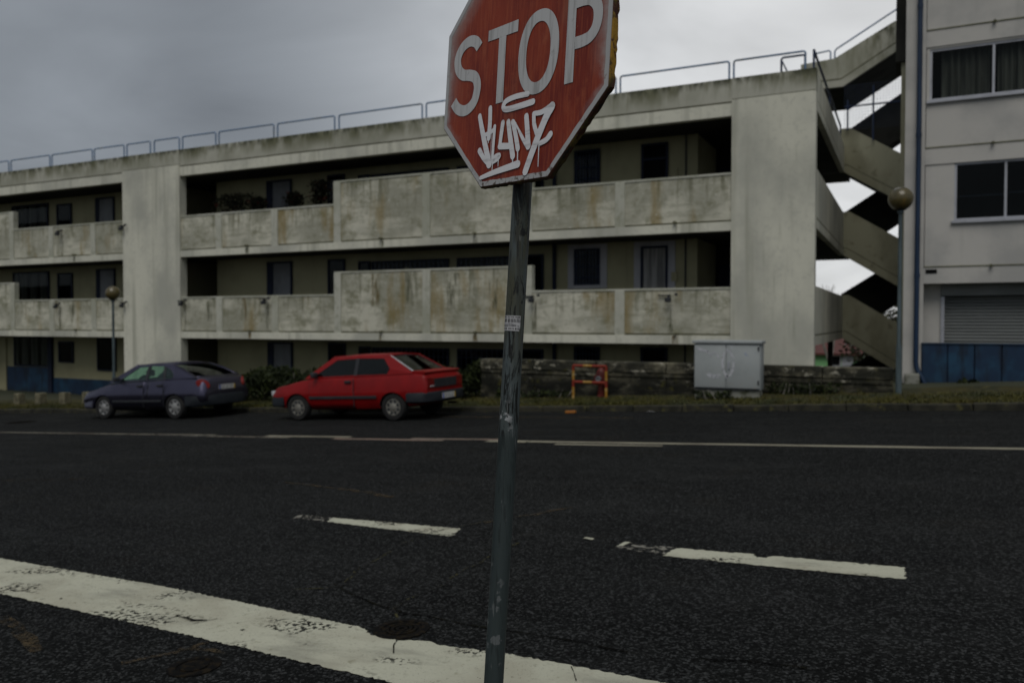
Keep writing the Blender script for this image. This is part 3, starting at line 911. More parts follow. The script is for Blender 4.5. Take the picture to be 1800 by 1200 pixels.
# pillars
for x0, x1 in ((-25.36, -22.53), (-3.91, -1.99), (-48.0, -45.2)):
    part(MB().box(x0, x1, 20.17, 20.47, -1.7, 6.93), 'concrete_pillar', m_conc)
    part(MB().box(x0, x1, 20.178, 20.47, 6.95, 7.45), 'roof_fascia', m_fascia)
    part(MB().box(x0 + .01, x1 - .01, 20.19, 20.47, 6.93, 6.95), 'drip_groove', m_groove)
# floor slabs
for z in LV:
    part(MB().box(-45.2, -2.16, 20.42, 29.4, z + .004, z + .2), 'floor_slab', m_shadesoffit)  # gallery ceilings coloured near-black to carry the shade
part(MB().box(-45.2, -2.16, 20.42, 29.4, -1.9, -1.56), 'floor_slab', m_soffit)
# roof band
for x0, x1, ribs in ((-45.2, -25.36, (-38.0, -31.7)), (-22.53, -3.91, (-15.9, -9.3))):
    part(MB().box(x0, x1, 20.19, 20.40, 6.55, 6.86), 'slab_edge', m_conc)
    part(MB().box(x0, x1, 20.235, 20.40, 6.86, 6.90), 'drip_groove', m_groove)
    cuts = [x0] + list(ribs) + [x1]
    for a, b in zip(cuts[:-1], cuts[1:]):
        part(MB().box(a + .004, b - .004, 20.195, 20.40, 6.90, 7.45), 'roof_fascia', m_fascia)

# stepped gallery parapets
def rib_list(x0, x1, ribs, zb, top):
    w = 0.13
    edges = [x0] + [r for r in ribs] + [x1]
    for r in ribs:
        part(MB().box(r - w, r + w, 20.20, 20.39, zb + .22, top - .05), 'parapet_rib', m_rib)
    for a, b in zip(edges[:-1], edges[1:]):
        a2 = a if a == x0 else a + w
        b2 = b if b == x1 else b - w
        if b2 - a2 < .05:
            continue
        part(MB().box(a2, b2, 20.232, 20.38, zb + .265, top - .05), 'parapet_panel', m_panel)
        part(MB().box(a2, b2, 20.255, 20.38, zb + .22, zb + .265), 'drip_groove', m_groove)


for zb in LV[:2]:
    lo, hi = zb + 1.41, zb + 2.10
    for x0, x1 in ((-45.2, -25.36), (-22.53, -3.91)):
        part(MB().box(x0, x1, 20.19, 20.40, zb, zb + .22), 'slab_edge', m_conc)
    for x0, x1, ribs, top in ((-45.2, -39.0, (-42.5,), lo), (-39.0, -31.62, (-38.87, -35.4, -31.75), hi), (-31.62, -25.36, (-29.38, -27.0), lo),
                              (-22.53, -15.97, (-20.76, -18.34), lo), (-15.97, -9.25, (-15.84, -12.63, -9.38), hi), (-9.25, -3.91, (-6.75,), lo)):
        rib_list(x0, x1, ribs, zb, top)
        part(MB().box(x0, x1, 20.212, 20.40, top - .05, top), 'parapet_coping', m_rib)
# side galleries facing the stair tower
for zb, top in ((1.0, 2.41), (3.78, 5.19), (6.55, 7.45)):
    part(MB().box(-2.14, -1.995, 20.47, 29.4, zb, zb + .22), 'slab_edge', m_conc)
    part(MB().box(-2.14, -2.02, 20.47, 29.4, zb + .22, zb + .26), 'drip_groove', m_groove)
    part(MB().box(-2.14, -2.0, 20.47, 29.4, zb + .26, top), 'side_parapet', m_conc)

# walls behind the galleries, with two dark stair halls
STO = [(-1.56, 1.0), (1.2, 3.78), (3.98, 6.55)]
for z0, z1 in STO:
    for x0, x1 in ((-45.2, -24.2), (-22.38, -5.09)):
        part(MB().box(x0, x1, GY, 29.3, z0 + .003, z1), 'gallery_wall', m_cream)
    part(MB().box(-24.2, -22.38, 25.5, 29.3, z0 + .003, z1), 'stair_hall_wall', m_shadesoffit)  # hall depth darkened by wall colour, standing in for shade
    part(MB().box(-5.09, -3.3, 24.0, 29.3, z0 + .003, z1), 'stair_hall_wall', m_shadesoffit)
    part(MB().box(-5.0, -4.5, 23.9, 23.995, z0 + .003, z0 + 2.0), 'meter_cupboard', m_blueframe)


def door(x0, x1, z0, z1, leaf, surround=False, handle=True, split=None, frame=m_blueframe, left_jamb=.07):
    d = part(MB().box(x0 + left_jamb, x1 - .06, GY - .035, GY - .002, z0 + .01, z1 - .06), 'door', leaf)
    mb = MB().box(x0, x0 + left_jamb, GY - .07, GY - .001, z0, z1).box(x1 - .06, x1, GY - .07, GY - .001, z0, z1).box(x0 + left_jamb, x1 - .06, GY - .07, GY - .001, z1 - .06, z1)
    mb.build('door_frame', frame, d)
    if split:
        MB().box(x0 + left_jamb, x1 - .06, GY - .06, GY - .036, split - .03, split + .03).build('transom', frame, d)
    MB().cyl((x1 - .14, GY - .036, z0 + 1.0), (x1 - .14, GY - .09, z0 + 1.0), .025, n=8).build('handle', m_alu, d)
    if surround:
        MB().box(x0 - .2, x0, GY - .03, GY - .001, z0, z1 + .13).box(x1, x1 + .2, GY - .03, GY - .001, z0, z1 + .13).box(x0, x1, GY - .03, GY - .001, z1 + .001, z1 + .13).build('door_surround', m_white, d)


def window(x0, x1, z0, z1, bars=0, surround=False, curtain=False, frame=m_blueframe, halves=2):
    w = part(MB().box(x0, x1, GY - .02, GY - .002, z0, z1), 'window', m_dark)
    MB().box(x0, x0 + .06, GY - .07, GY - .021, z0, z1).box(x1 - .06, x1, GY - .07, GY - .021, z0, z1).box(x0 + .06, x1 - .06, GY - .07, GY - .021, z0, z0 + .06).box(x0 + .06, x1 - .06, GY - .07, GY - .021, z1 - .06, z1).build('window_frame', frame, w)
    k = max(1, halves)
    step = (x1 - x0 - .12) / k
    for i in range(k):
        MB().box(x0 + .06 + i * step + .012, x0 + .06 + (i + 1) * step - .012, GY - .045, GY - .04, z0 + .06, z1 - .06).build('pane', m_glass, w)
    if curtain:
        mb = MB()
        n = int((x1 - x0 - .14) / .07)
        for i in range(n):
            a = x0 + .07 + i * .07
            if (i // 3) % 3 == 1:
                continue
            mb.box(a, a + .06, GY - .034, GY - .026 + .006 * (i % 2) - .001, z0 + .07, z1 - .07)
        mb.build('curtain', m_curtain, w)
    if bars:
        mb = MB()
        for i in range(bars):
            a = x0 + (x1 - x0) * (i + 1) / (bars + 1)
            mb.cyl((a, GY - .10, z0), (a, GY - .10, z1), .010, n=5)
        for q in (.2, .5, .8):
            zq = z0 + (z1 - z0) * q
            mb.cyl((x0, GY - .10, zq), (x1, GY - .10, zq), .010, n=5)
        mb.build('grille', m_raildk, w)
    if surround:
        MB().box(x0 - .2, x0, GY - .03, GY - .001, z0 - .1, z1 + .13).box(x1, x1 + .2, GY - .03, GY - .001, z0 - .1, z1 + .13).box(x0, x1, GY - .03, GY - .001, z1 + .001, z1 + .13).box(x0, x1, GY - .06, GY - .001, z0 - .1, z0 - .001).build('window_surround', m_white, w)


for k, (z0, z1) in enumerate(STO):
    f = z0 + .0
    top = z0 + 2.42
    door(-20.0, -18.9, f, top, m_greydoor, left_jamb=.26)
    window(-17.37, -16.67, f + .55, top, halves=1)
    window(-16.12, -15.67, f + 1.0, top - .1, halves=1)
    window(-15.6, -12.73, f + 1.0, top - .12, bars=16, halves=3)
    window(-12.43, -10.5, f + 1.0, top - .12, bars=10, halves=2)
    door(-10.25, -9.55, f, top - .1, m_dark, left_jamb=.06)
    window(-8.59, -7.82, f + 1.4, top, bars=7, surround=(k == 1))
    door(-6.63, -5.88, f, top, m_curtain if k == 1 else m_dark, surround=(k == 1), split=None if k == 1 else f + 2.0)
    part(MB().cyl((-9.2, GY - .06, z0 + .003), (-9.2, GY - .06, z1), .06, n=8), 'drain_pipe', m_blueframe, smooth=40)
    part(MB().cyl((-5.4, GY - .03, z0 + .003), (-5.4, GY - .03, z1), .022, n=6), 'drain_pipe', m_blueframe, smooth=40)
    part(MB().box(-5.78, -5.62, GY - .05, GY - .001, f + 1.45, f + 1.7), 'meter_box', m_cream)
    # left bay
    window(-33.97, -31.64, f + .9 if k else -.3, top if k else .96, curtain=True, halves=4)
    window(-31.1, -30.2, f + 1.0 if k else -.1, top - .1, halves=1)
    if k:
        door(-28.77, -27.7, f, top, m_greydoor, left_jamb=.2)
    else:
        window(-28.77, -27.7, -.37, .94, halves=1, curtain=False)
    window(-38.4, -36.2, f + 1.0, top, halves=3)
part(MB().box(-31.45, -25.3, GY - .05, GY - .001, -1.556, -.73), 'blue_plinth', m_bluewall)
part(MB().box(-34.4, -31.7, GY - .09, GY - .001, -1.556, -.33), 'blue_door_panel', m_bluewall)
part(MB().box(-31.69, -31.46, GY - .12, GY - .001, -1.556, .96), 'door_post', m_blueframe)
part(MB().box(-34.75, -34.5, GY - .07, GY - .001, -1.556, .9), 'wall_strip', m_cream)

# drain spouts, rust streaks, floodlights
for x, z in ((-19.49, 4.05), (-14.19, 4.05), (-11.01, 4.05), (-5.3, 4.05), (-19.42, 1.27), (-14.2, 1.27), (-11.0, 1.27), (-5.28, 1.27), (-28.0, 4.05), (-28.0, 1.27)):
    s = part(MB().cyl((x, 20.24, z), (x, 20.09, z - .015), .038, n=10), 'drain_spout', m_groove, smooth=40)
    MB().box(x - .10, x + .10, 20.184, 20.186, z - .27, z - .06).build('stain_streak', m_ruststreak if z < 2 else m_mossstreak, s)
for x, z in ((-22.37, 2.27), (-18.68, 2.29), (-9.2, 2.25), (-5.43, 2.22), (-28.93, 2.23), (-25.3, 2.24), (-28.77, 4.96), (-25.3, 4.98)):
    f = part(MB().cbox(x - .07, x + .08, 19.98, 20.08, z - .17, z - .06, .015), 'floodlight', m_trim)
    MB().box(x - .28, x + .04, 20.15, 20.19, z - .01, z + .02).box(x - .02, x + .03, 20.03, 20.13, z - .08, z + .02).cyl((x + .2, 20.10, z + .02), (x + .2, 20.03, z + .02), .035, n=8).build('bracket', m_trim, f)
    MB().box(x - .07, x + .09, 20.226, 20.228, z - 1.0, z - .12).build('stain_streak', m_mossstreak, f)
for x, z, w, h, m in ((-14.6, 2.5, .35, 1.0, m_ruststreak), (-12.0, 2.4, .5, 1.1, m_mossstreak), (-21.4, 1.9, .3, .7, m_mossstreak), (-19.8, 2.0, .25, .8, m_ruststreak), (-13.4, 2.55, .3, 1.2, m_mossstreak),
                      (-10.6, 2.3, .3, .9, m_mossstreak), (-28.4, 1.8, .3, .8, m_mossstreak)):
    part(MB().box(x, x + w, 20.227, 20.229, z - h / 2, z + h / 2), 'stain_streak', m)

# roof railings: separate bent-pipe lengths
def railing(x0, x1, m=m_rail, h=0.46, y=20.33, zt=7.45, r=0.021):
    c = .05
    o = part(MB().tube([(x0, y, zt + h - c), (x0 + c * .3, y, zt + h - c * .3), (x0 + c, y, zt + h), (x1 - c, y, zt + h), (x1 - c * .3, y, zt + h - c * .3), (x1, y, zt + h - c)], r, 8), 'roof_railing', m, smooth=50)
    for x in (x0, x1):
        MB().cyl((x, y, zt - .02), (x, y, zt + h - c), r, n=8).build('post', m, o, 50)


RX = [(-44, -41.2), (-41, -38.2), (-38, -35.4), (-35.2, -33.27), (-33.1, -32.05), (-31.9, -29.55), (-29.42, -27.14), (-27.02, -25.44), (-25.29, -24.1), (-23.9, -22.68),
      (-22.52, -20.98), (-20.83, -18.45), (-18.29, -16.01), (-15.84, -12.83), (-12.69, -9.58), (-9.44, -6.91), (-6.79, -4.01), (-3.9, -2.25)]
for a, b in RX:
    railing(a, b, r=.024)
railing(-2.82, -2.28, m_raildk, y=20.55, h=.44, r=.026)
part(MB().cyl((-2.8, 20.55, 7.8), (-2.62, 20.55, 7.4), .018, n=6), 'brace', m_raildk)
o = part(MB().cyl((-2.07, 20.4, 7.92), (-2.07, 28.6, 7.92), .032, n=8), 'side_handrail', m_raildk, smooth=50)
for y in (20.4, 24.6, 28.6):
    MB().cyl((-2.07, y, 7.44), (-2.07, y, 7.92), .026, n=8).build('post', m_raildk, o, 50)

# ------------------------------------------------------------------ external staircase
S = empty('outdoor_staircase', (-1, 29.4, -1.6), 'zigzag concrete staircase filling the gap between the long block and its pale neighbour', 'staircase')


def spart(mb, name, m, smooth=None):
    return mb.build(name, m, S, smooth)


for zb in (6.55, 3.78, 1.0):
    a = [(-2.14, zb + 1.45), (-1.82, zb + 1.45), (.9, zb + 1.45 - .64 * 2.72), (.9, zb - .64 * 2.9), (-2.0, zb), (-2.14, zb)]
    fl = spart(MB().xz(a, 29.41, 29.53), 'flight_parapet', m_stairc)
    MB().xz([(-2.13, zb + .25), (-1.9, zb + .25), (.9, zb + .25 - .64 * 2.8), (.9, zb + .22 - .64 * 2.8), (-1.9, zb + .22), (-2.13, zb + .22)], 29.405, 29.42).build('drip_groove', m_groove, fl)
    st = [(-1.95, zb)]
    n = 9
    for i in range(n):
        st += [(-1.95 + i * .31, zb + .2 - i * .198), (-1.95 + (i + 1) * .31, zb + .2 - i * .198)]
    st += [(.84, zb - 1.8)]
    spart(MB().xz(st, 29.53, 30.55), 'stair_flight', m_shadesoffit)
    spart(MB().box(-3.3, -1.95, 29.53, 31.6, zb + .006, zb + .2), 'landing', m_shadesoffit)
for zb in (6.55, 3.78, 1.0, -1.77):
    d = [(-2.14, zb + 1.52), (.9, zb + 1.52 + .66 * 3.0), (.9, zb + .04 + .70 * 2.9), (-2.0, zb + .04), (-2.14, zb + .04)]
    spart(MB().xz(d, 30.6, 30.7), 'flight_parapet', m_shadesoffit)  # rear flights coloured near-black in place of the tower's shade
    spart(MB().xz([(x, z + (.14 if k > 1 else .05)) for k, (x, z) in enumerate(d)], 31.5, 31.62), 'flight_parapet', m_shadesoffit)
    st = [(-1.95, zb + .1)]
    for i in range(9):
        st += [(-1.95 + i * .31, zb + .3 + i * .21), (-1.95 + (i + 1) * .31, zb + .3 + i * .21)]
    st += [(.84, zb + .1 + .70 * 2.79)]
    spart(MB().xz(st, 30.71, 31.49), 'stair_flight', m_shadesoffit)
    spart(MB().box(.9, 2.0, 29.41, 31.6, zb + 1.95, zb + 2.15), 'landing', m_shadesoffit)
spart(MB().box(-2.46, -2.30, 29.36, 29.52, -2.2, 1.0), 'column', m_soffit)
spart(MB().box(1.9, 2.05, 29.41, 31.6, -2.2, 10.5), 'end_wall', m_soffit)
# top flight of the tower, one storey above the roof of the long block
tf = [(-3.4, 10.30), (-2.33, 10.36), (-.52, 11.31), (.35, 11.33), (.35, 10.8), (-.29, 10.44), (-2.06, 9.40), (-3.4, 9.40)]
u = spart(MB().xz(tf, 29.41, 29.53), 'flight_parapet', m_fascia)
MB().xz([(-3.4, 9.68), (-2.12, 9.68), (-.3, 10.74), (-.3, 10.70), (-2.12, 9.64), (-3.4, 9.64)], 29.402, 29.42).build('drip_groove', m_groove, u)
spart(MB().xz(tf, 32.6, 32.72), 'flight_parapet', m_shadesoffit)
spart(MB().xz([(-3.4, 9.405), (-2.06, 9.405), (-.29, 10.445), (-.29, 10.65), (-2.1, 9.6), (-3.4, 9.6)], 29.53, 32.6), 'stair_flight', m_shadesoffit)
spart(MB().box(-3.4, -3.2, 29.6, 29.8, 6.75, 9.404), 'column', m_soffit)
spart(MB().box(-3.4, -3.2, 32.3, 32.5, -3, 9.404), 'column', m_soffit)
rl = spart(MB().tube([(-2.33, 29.47, 10.30), (-2.33, 29.47, 10.60), (-2.28, 29.47, 10.68), (-.5, 29.47, 11.68), (-.2, 29.47, 11.80)], .026, 8), 'handrail', m_rail, 50)
r2 = spart(MB().tube([(-3.0, 29.47, 10.28), (-3.0, 29.47, 10.57), (-2.95, 29.47, 10.62), (-2.50, 29.47, 10.66), (-2.46, 29.47, 10.61), (-2.46, 29.47, 10.30)], .026, 8), 'handrail', m_rail, 50)
# netting frame over the upper gap
nt = spart(MB().cyl((-1.12, 29.3, 7.5), (-1.12, 29.3, 9.3), .03, n=6).cyl((-1.9, 29.3, 7.9), (-1.9, 29.3, 8.9), .03, n=6).cyl((-2.0, 29.3, 8.68), (.2, 29.3, 8.68), .025, n=6), 'netting_frame', m_raildk)
mb = MB()
for i in range(24):
    x = -2.0 + i * .09
    mb.box(x, x + .006, 29.30, 29.306, 7.9, 9.4)
for i in range(17):
    z = 7.92 + i * .09
    mb.box(-2.0, .1, 29.307, 29.313, z, z + .006)
tag(mb.build('wire_netting', m_raildk, nt), kind='stuff')
# pier closing the gap
pr = spart(MB().box(-.24, -.06, 22.95, 24.2, -.4, 8.1), 'pier', m_stairc)
MB().box(-.37, -.06, 22.85, 24.2, 8.102, 12.0).build('pier_head', m_shadesoffit, pr)  # concrete head painted near-black as if in shadow

# ------------------------------------------------------------------ the pale neighbour
NY = 21.6
N = empty('neighbour_building', (3, NY, -.2), 'pale grey rendered building with curtained sliding windows above a blue plinth and roller shutter', 'building')


def npart(mb, name, m, smooth=None):
    return mb.build(name, m, N, smooth)


npart(MB().box(-.13, .30, NY, 29.0, -.35, 12.5), 'corner_fin', m_rightwall)
npart(MB().box(.30, 9.0, NY, 29.0, 11.0, 12.5), 'top_wall', m_rightwall)
ZL = [2.84, 5.63, 8.37]
for z in ZL:
    npart(MB().box(.303, 9.0, NY + .002, NY + .3, z - .38, z), 'floor_beam', m_rightwall)
    npart(MB().box(.303, 9.0, NY - .012, NY + .3, z + .002, z + .028), 'drip_ledge', m_groove)
    for x in (1.68, 4.5, 7.2):
        npart(MB().cyl((x, NY + .05, z + .02), (x, NY - .10, z), .035, n=8), 'drain_spout', m_groove, 40)


def wall_holes(x0, x1, z0, z1, holes, y0, y1):
    """rectangular wall pieces around openings (sorted in x)"""
    cur = x0
    for a, b, c, d in holes:
        npart(MB().box(cur, a, y0, y1, z0, z1), 'wall_panel', m_rightwall)
        npart(MB().box(a, b, y0, y1, z0, c), 'wall_panel', m_rightwall)
        npart(MB().box(a, b, y0, y1, d, z1), 'wall_panel', m_rightwall)
        cur = b
    npart(MB().box(cur, x1, y0, y1, z0, z1), 'wall_panel', m_rightwall)


def curtain_mb(x0, x1, y, z0, z1, amp=.045, wl=.15):
    mb = MB()
    n = int((x1 - x0) / .02)
    ph = random.random() * 6
    for i in range(n + 1):
        x = x0 + (x1 - x0) * i / n
        yy = y + amp * math.sin(x * 2 * math.pi / wl + ph + .8 * math.sin(x * 5)) + .3 * amp * math.sin(x * 57)
        mb.v += [(x, yy, z0), (x, yy, z1)]
    mb.f = [(2 * i, 2 * i + 2, 2 * i + 3, 2 * i + 1) for i in range(n)]
    return mb


def nwin(x0, x1, z0, z1, mull, curtain=True, rail=None):
    y = NY + .10
    w = npart(MB().box(x0 - .02, x1 + .02, y - .05, y + .01, z0, z0 + .05).box(x0 - .02, x1 + .02, y - .05, y + .01, z1 - .05, z1).box(x0, x0 + .05, y - .05, y + .01, z0 + .05, z1 - .05).box(x1 - .05, x1, y - .05, y + .01, z0 + .05, z1 - .05), 'window', m_alu)
    MB().box(mull - .025, mull + .025, y - .045, y + .005, z0 + .05, z1 - .05).build('mullion', m_alu, w)
    MB().box(x0 - .06, x1 + .06, NY - .05, NY + .08, z0 - .06, z0 - .002).build('sill', m_alu, w)
    for a, b in ((x0 + .05, mull - .025), (mull + .025, x1 - .05)):
        MB().box(a, b, y - .02, y - .014, z0 + .05, z1 - .05).build('pane', m_glass, w)
    if curtain:
        curtain_mb(x0 + .25, mull - .05, y + .16, z0, z1).build('curtain', m_curtain, w)
        curtain_mb(mull + .1, x1 - .05, y + .16, z0, z1).build('curtain', m_curtain, w)
    if rail is not None:
        MB().box(x0 + .05, mull - .03, y + .05, y + .07, rail, rail + .03).box(mull + .03, x1 - .05, y + .05, y + .07, rail + .03, rail + .06).build('inner_rail', m_bluepipe, w)
    MB().box(x0 - .1, x1 + .1, y + .9, y + 1.0, z0 - .1, z1 + .1).build('room_back', m_dark, w)
    MB().box(x0 - .1, x1 + .1, y + .3, y + .9, z1 + .002, z1 + .1).build('room_ceiling', m_dark, w)
    MB().box(x0 - .1, x1 + .1, y + .3, y + .9, z0 - .1, z0 - .003).build('room_floor', m_dark, w)
    MB().box(x0 - .2, x0 - .1, y + .3, y + .9, z0 - .1, z1 + .1).box(x1 + .1, x1 + .2, y + .3, y + .9, z0 - .1, z1 + .1).build('room_side', m_dark, w)


wall_holes(.315, 9.0, 2.87, 5.25, [(.92, 3.0, 3.91, 5.249), (4.4, 6.6, 3.91, 5.249)], NY + .025, NY + .3)
wall_holes(.315, 9.0, 5.66, 7.99, [(.38, 3.0, 6.74, 7.94), (4.4, 6.6, 6.74, 7.94)], NY + .025, NY + .3)
wall_holes(.315, 9.0, 8.40, 10.99, [(.92, 3.0, 9.4, 10.7), (4.4, 6.6, 9.4, 10.7)], NY + .025, NY + .3)
nwin(.92, 3.0, 3.91, 5.25, 1.95, False, 4.47)
nwin(.38, 3.0, 6.74, 7.94, 1.68)
nwin(.92, 3.0, 9.4, 10.7, 1.95)
for z0, z1 in ((3.91, 5.25), (6.74, 7.94), (9.4, 10.7)):
    nwin(4.4, 6.6, z0, z1, 5.5)
npart(MB().box(.34, .58, NY - .012, NY + .01, 2.70, 2.79), 'vent_grille', m_dark)
npart(MB().box(.30, 9.0, 28.7, 29.0, -.35, 11.0), 'rear_wall', m_rightwall)
npart(MB().box(8.7, 9.0, NY + .31, 28.7, -.35, 11.0), 'side_wall', m_rightwall)
# shutter bay
npart(MB().box(.303, 6.5, NY + .75, NY + .9, -.35, 2.45), 'bay_back', m_soffit)
npart(MB().box(.303, 6.5, NY + .31, NY + .75, 2.46, 2.60), 'bay_ceiling', m_rightwall)
npart(MB().box(6.5, 9.0, NY + .01, NY + .3, -.35, 2.46), 'wall_panel', m_rightwall)
npart(MB().box(.303, .68, NY + .45, NY + .74, 1.0, 2.455), 'bay_jamb', m_rightwall)
npart(MB().box(.683, .76, NY + .40, NY + .70, 1.0, 2.16), 'shutter_guide', m_alu)
npart(MB().box(.683, 6.5, NY + .40, NY + .74, 2.18, 2.455), 'shutter_box', m_shutter)
sh = npart(MB().box(.77, 6.4, NY + .66, NY + .68, .9, 2.17), 'roller_shutter', m_shutter)
sl0 = None
for i in range(16):
    z = .93 + i * .077
    mb = MB().xz([(0, 0)], 0, 0) if False else MB()
    mb.prism([(.77, NY + .655, z), (.77, NY + .625, z + .012), (.77, NY + .618, z + .036), (.77, NY + .625, z + .060), (.77, NY + .655, z + .070)], (5.6, 0, 0))
    mb.build('slat', m_shutter, sh)
# blue plinth panels
edges = [.27, .82, 1.37, 1.91, 2.46, 3.0, 3.55, 4.1, 4.65, 5.2, 5.75, 6.3]
for i, (a, b) in enumerate(zip(edges[:-1], edges[1:])):
    npart(MB().cbox(a + .012, b - .012, NY - .06 + random.uniform(-.006, .006), NY + .02, -.35, 1.03, .008), 'plinth_panel', m_bluewall)
npart(MB().box(.27, 6.3, NY - .08, NY + .05, 1.033, 1.065), 'plinth_cap', m_bluewall)
npart(MB().box(.27, 6.3, NY - .02, NY + .03, -.35, 1.031), 'plinth_backing', m_blueframe)
# drain pipe
pp = npart(MB().tube([(.165, NY - .09, 12.4), (.165, NY - .09, 6.0), (.155, NY - .09, .62), (.17, NY - .09, .48), (.22, NY - .10, .36), (.30, NY - .12, .22), (.34, NY - .13, .12), (.35, NY - .13, -.2)], .057, 12), 'downpipe', m_bluepipe, 50)
for z in (8.9, 5.9, 2.6):
    MB().cyl((.163, NY - .09, z), (.163, NY - .09, z + .09), .068, n=12).build('collar', m_bluepipe, pp, 50)
npart(MB().cbox(-.08, .24, NY - .32, NY - .002, -.3, .34, .03), 'footing_block', m_cabdk)

# ------------------------------------------------------------------ low blackened wall
W = empty('low_garden_wall', (-5, 17.6, -.2), 'low blackened stone wall with pale moulding lines behind the hydrant guard and cabinet', 'wall')


def wallpart(mb, name, m=m_wallstone, jit=.006):
    mb.v = [(x + random.uniform(-jit, jit), y + random.uniform(-jit, jit), z + random.uniform(-jit, jit)) for x, y, z in mb.v]
    return mb.build(name, m, W)


x = -9.39
while x < -.3:
    x2 = min(x + random.uniform(1.35, 1.65), -.26)
    if -.26 - x2 < .5:
        x2 = -.26
    wallpart(MB().cbox(x + .006, x2 - .006, 17.47, 17.80, .42, .66, .03), 'coping_stone')
    wallpart(MB().cbox(x + .004, x2 - .004, 17.50, 17.78, .33, .42, .012), 'moulding_stone')
    wallpart(MB().cbox(x + .004, x2 - .004, 17.53, 17.78, .02, .33, .012), 'wall_stone')
    wallpart(MB().cbox(x + .004, x2 - .004, 17.51, 17.79, -.7, .02, .012), 'base_stone')
    x = x2

# ------------------------------------------------------------------ utility cabinet
cz = -.02
K = empty('utility_cabinet', (-3.32, 16.8, cz), 'pale grey two-door utility cabinet with scrawled paint against the low wall', 'cabinet')
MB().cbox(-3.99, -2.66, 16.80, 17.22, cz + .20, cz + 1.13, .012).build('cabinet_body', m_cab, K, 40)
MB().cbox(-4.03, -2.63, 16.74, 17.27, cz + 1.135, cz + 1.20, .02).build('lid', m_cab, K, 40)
MB().box(-3.98, -2.68, 16.83, 17.2, cz - .25, cz + .197).build('plinth', m_cabdk, K)
for a, b in ((-3.975, -3.345), (-3.325, -2.675)):
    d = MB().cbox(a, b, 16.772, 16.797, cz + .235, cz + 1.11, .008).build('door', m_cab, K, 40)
    if a > -3.5:
        MB().cbox(a + .03, a + .065, 16.745, 16.771, cz + .62, cz + .78, .006).build('handle', m_alu, d)
        for z in (.32, 1.0):
            MB().cyl((b - .02, 16.765, cz + z), (b - .02, 16.765, cz + z + .08), .014, n=8).build('hinge', m_bumper, d)
MB().box(-3.975, -2.675, 16.785, 16.797, cz + .203, cz + .232).build('base_rail', m_trim, K)


def stroke_quads(mb, pts, w, fn, taper=False):
    """flat ribbon with round ends through 2-D pts; fn maps (u,v) to 3-D"""
    P = [Vector((a, b)) for a, b in pts]
    Q = []
    for i in range(len(P) - 1):         # Catmull-Rom smoothing
        p0, p1, p2, p3 = P[max(i - 1, 0)], P[i], P[i + 1], P[min(i + 2, len(P) - 1)]
        k = 6 if len(P) > 2 else 1
        for s in range(k):
            t = s / k
            Q.append(.5 * ((2 * p1) + (-p0 + p2) * t + (2 * p0 - 5 * p1 + 4 * p2 - p3) * t * t + (-p0 + 3 * p1 - 3 * p2 + p3) * t ** 3))
    Q.append(P[-1])
    ws = w if isinstance(w, (list, tuple)) else (w, w)
    n = len(Q)
    L, Rr = [], []
    for i, q in enumerate(Q):
        d = (Q[min(i + 1, n - 1)] - Q[max(i - 1, 0)])
        d = d.normalized() if d.length > 1e-9 else Vector((1, 0))
        nr = Vector((-d.y, d.x))
        h = (ws[0] + (ws[1] - ws[0]) * i / max(1, n - 1)) / 2
        L.append(q + nr * h)
        Rr.append(q - nr * h)
    out = L[:]
    d = (Q[-1] - Q[-2]).normalized()
    nr = Vector((-d.y, d.x))
    capk = 5
    h1 = ws[1] / 2
    vs = [fn(*p) for p in L] + [fn(*p) for p in Rr]
    b = len(mb.v)
    mb.v += vs
    mb.f += [(b + i, b + i + 1, b + n + i + 1, b + n + i) for i in range(n - 1)]
    for end, sgn, hh in ((0, -1, ws[0] / 2), (n - 1, 1, h1)):
        q = Q[end]
        d = (Q[1] - Q[0]).normalized() if end == 0 else (Q[-1] - Q[-2]).normalized()
        nr = Vector((-d.y, d.x))
        fan = []
        for s in range(capk + 1):
            t = -math.pi / 2 + math.pi * s / capk
            fan.append(q + d * (sgn * hh * math.cos(t)) + nr * (hh * math.sin(t)))
        b = len(mb.v)
        mb.v += [fn(*p) for p in fan]
        mb.f.append(tuple(range(b, b + len(fan))))


mb = MB()
fnk = lambda u, v: (-3.99 + u, 16.769, cz + v)
stroke_quads(mb, [(.66, 1.0), (.60, .88), (.58, .72), (.62, .55), (.68, .48)], .05, fnk)
stroke_quads(mb, [(.70, 1.02), (.79, .86), (.80, .66), (.74, .50), (.66, .46)], .045, fnk)
stroke_quads(mb, [(.06, 1.05), (.16, 1.0), (.27, .97)], .055, fnk)
stroke_quads(mb, [(.28, 1.0), (.34, .90), (.42, .97), (.50, .86)], .03, fnk)
stroke_quads(mb, [(.30, .50), (.40, .46), (.52, .48)], .07, fnk)
mb.build('paint_scrawl', m_scrawl, K)

# ------------------------------------------------------------------ hydrant and its striped guard
gz = verge_z(-6.4, 17.0)
G = empty('hydrant_guard', (-6.4, 17.05, gz), 'red and yellow striped tubular guard frame standing round the hydrant', 'guard rail')


def striped(path_pts, names):
    for (a, b), (nm, m) in zip(zip(path_pts[:-1], path_pts[1:]), names):
        MB().cyl(a, b, .032, n=10).build(nm, m, G, 50)


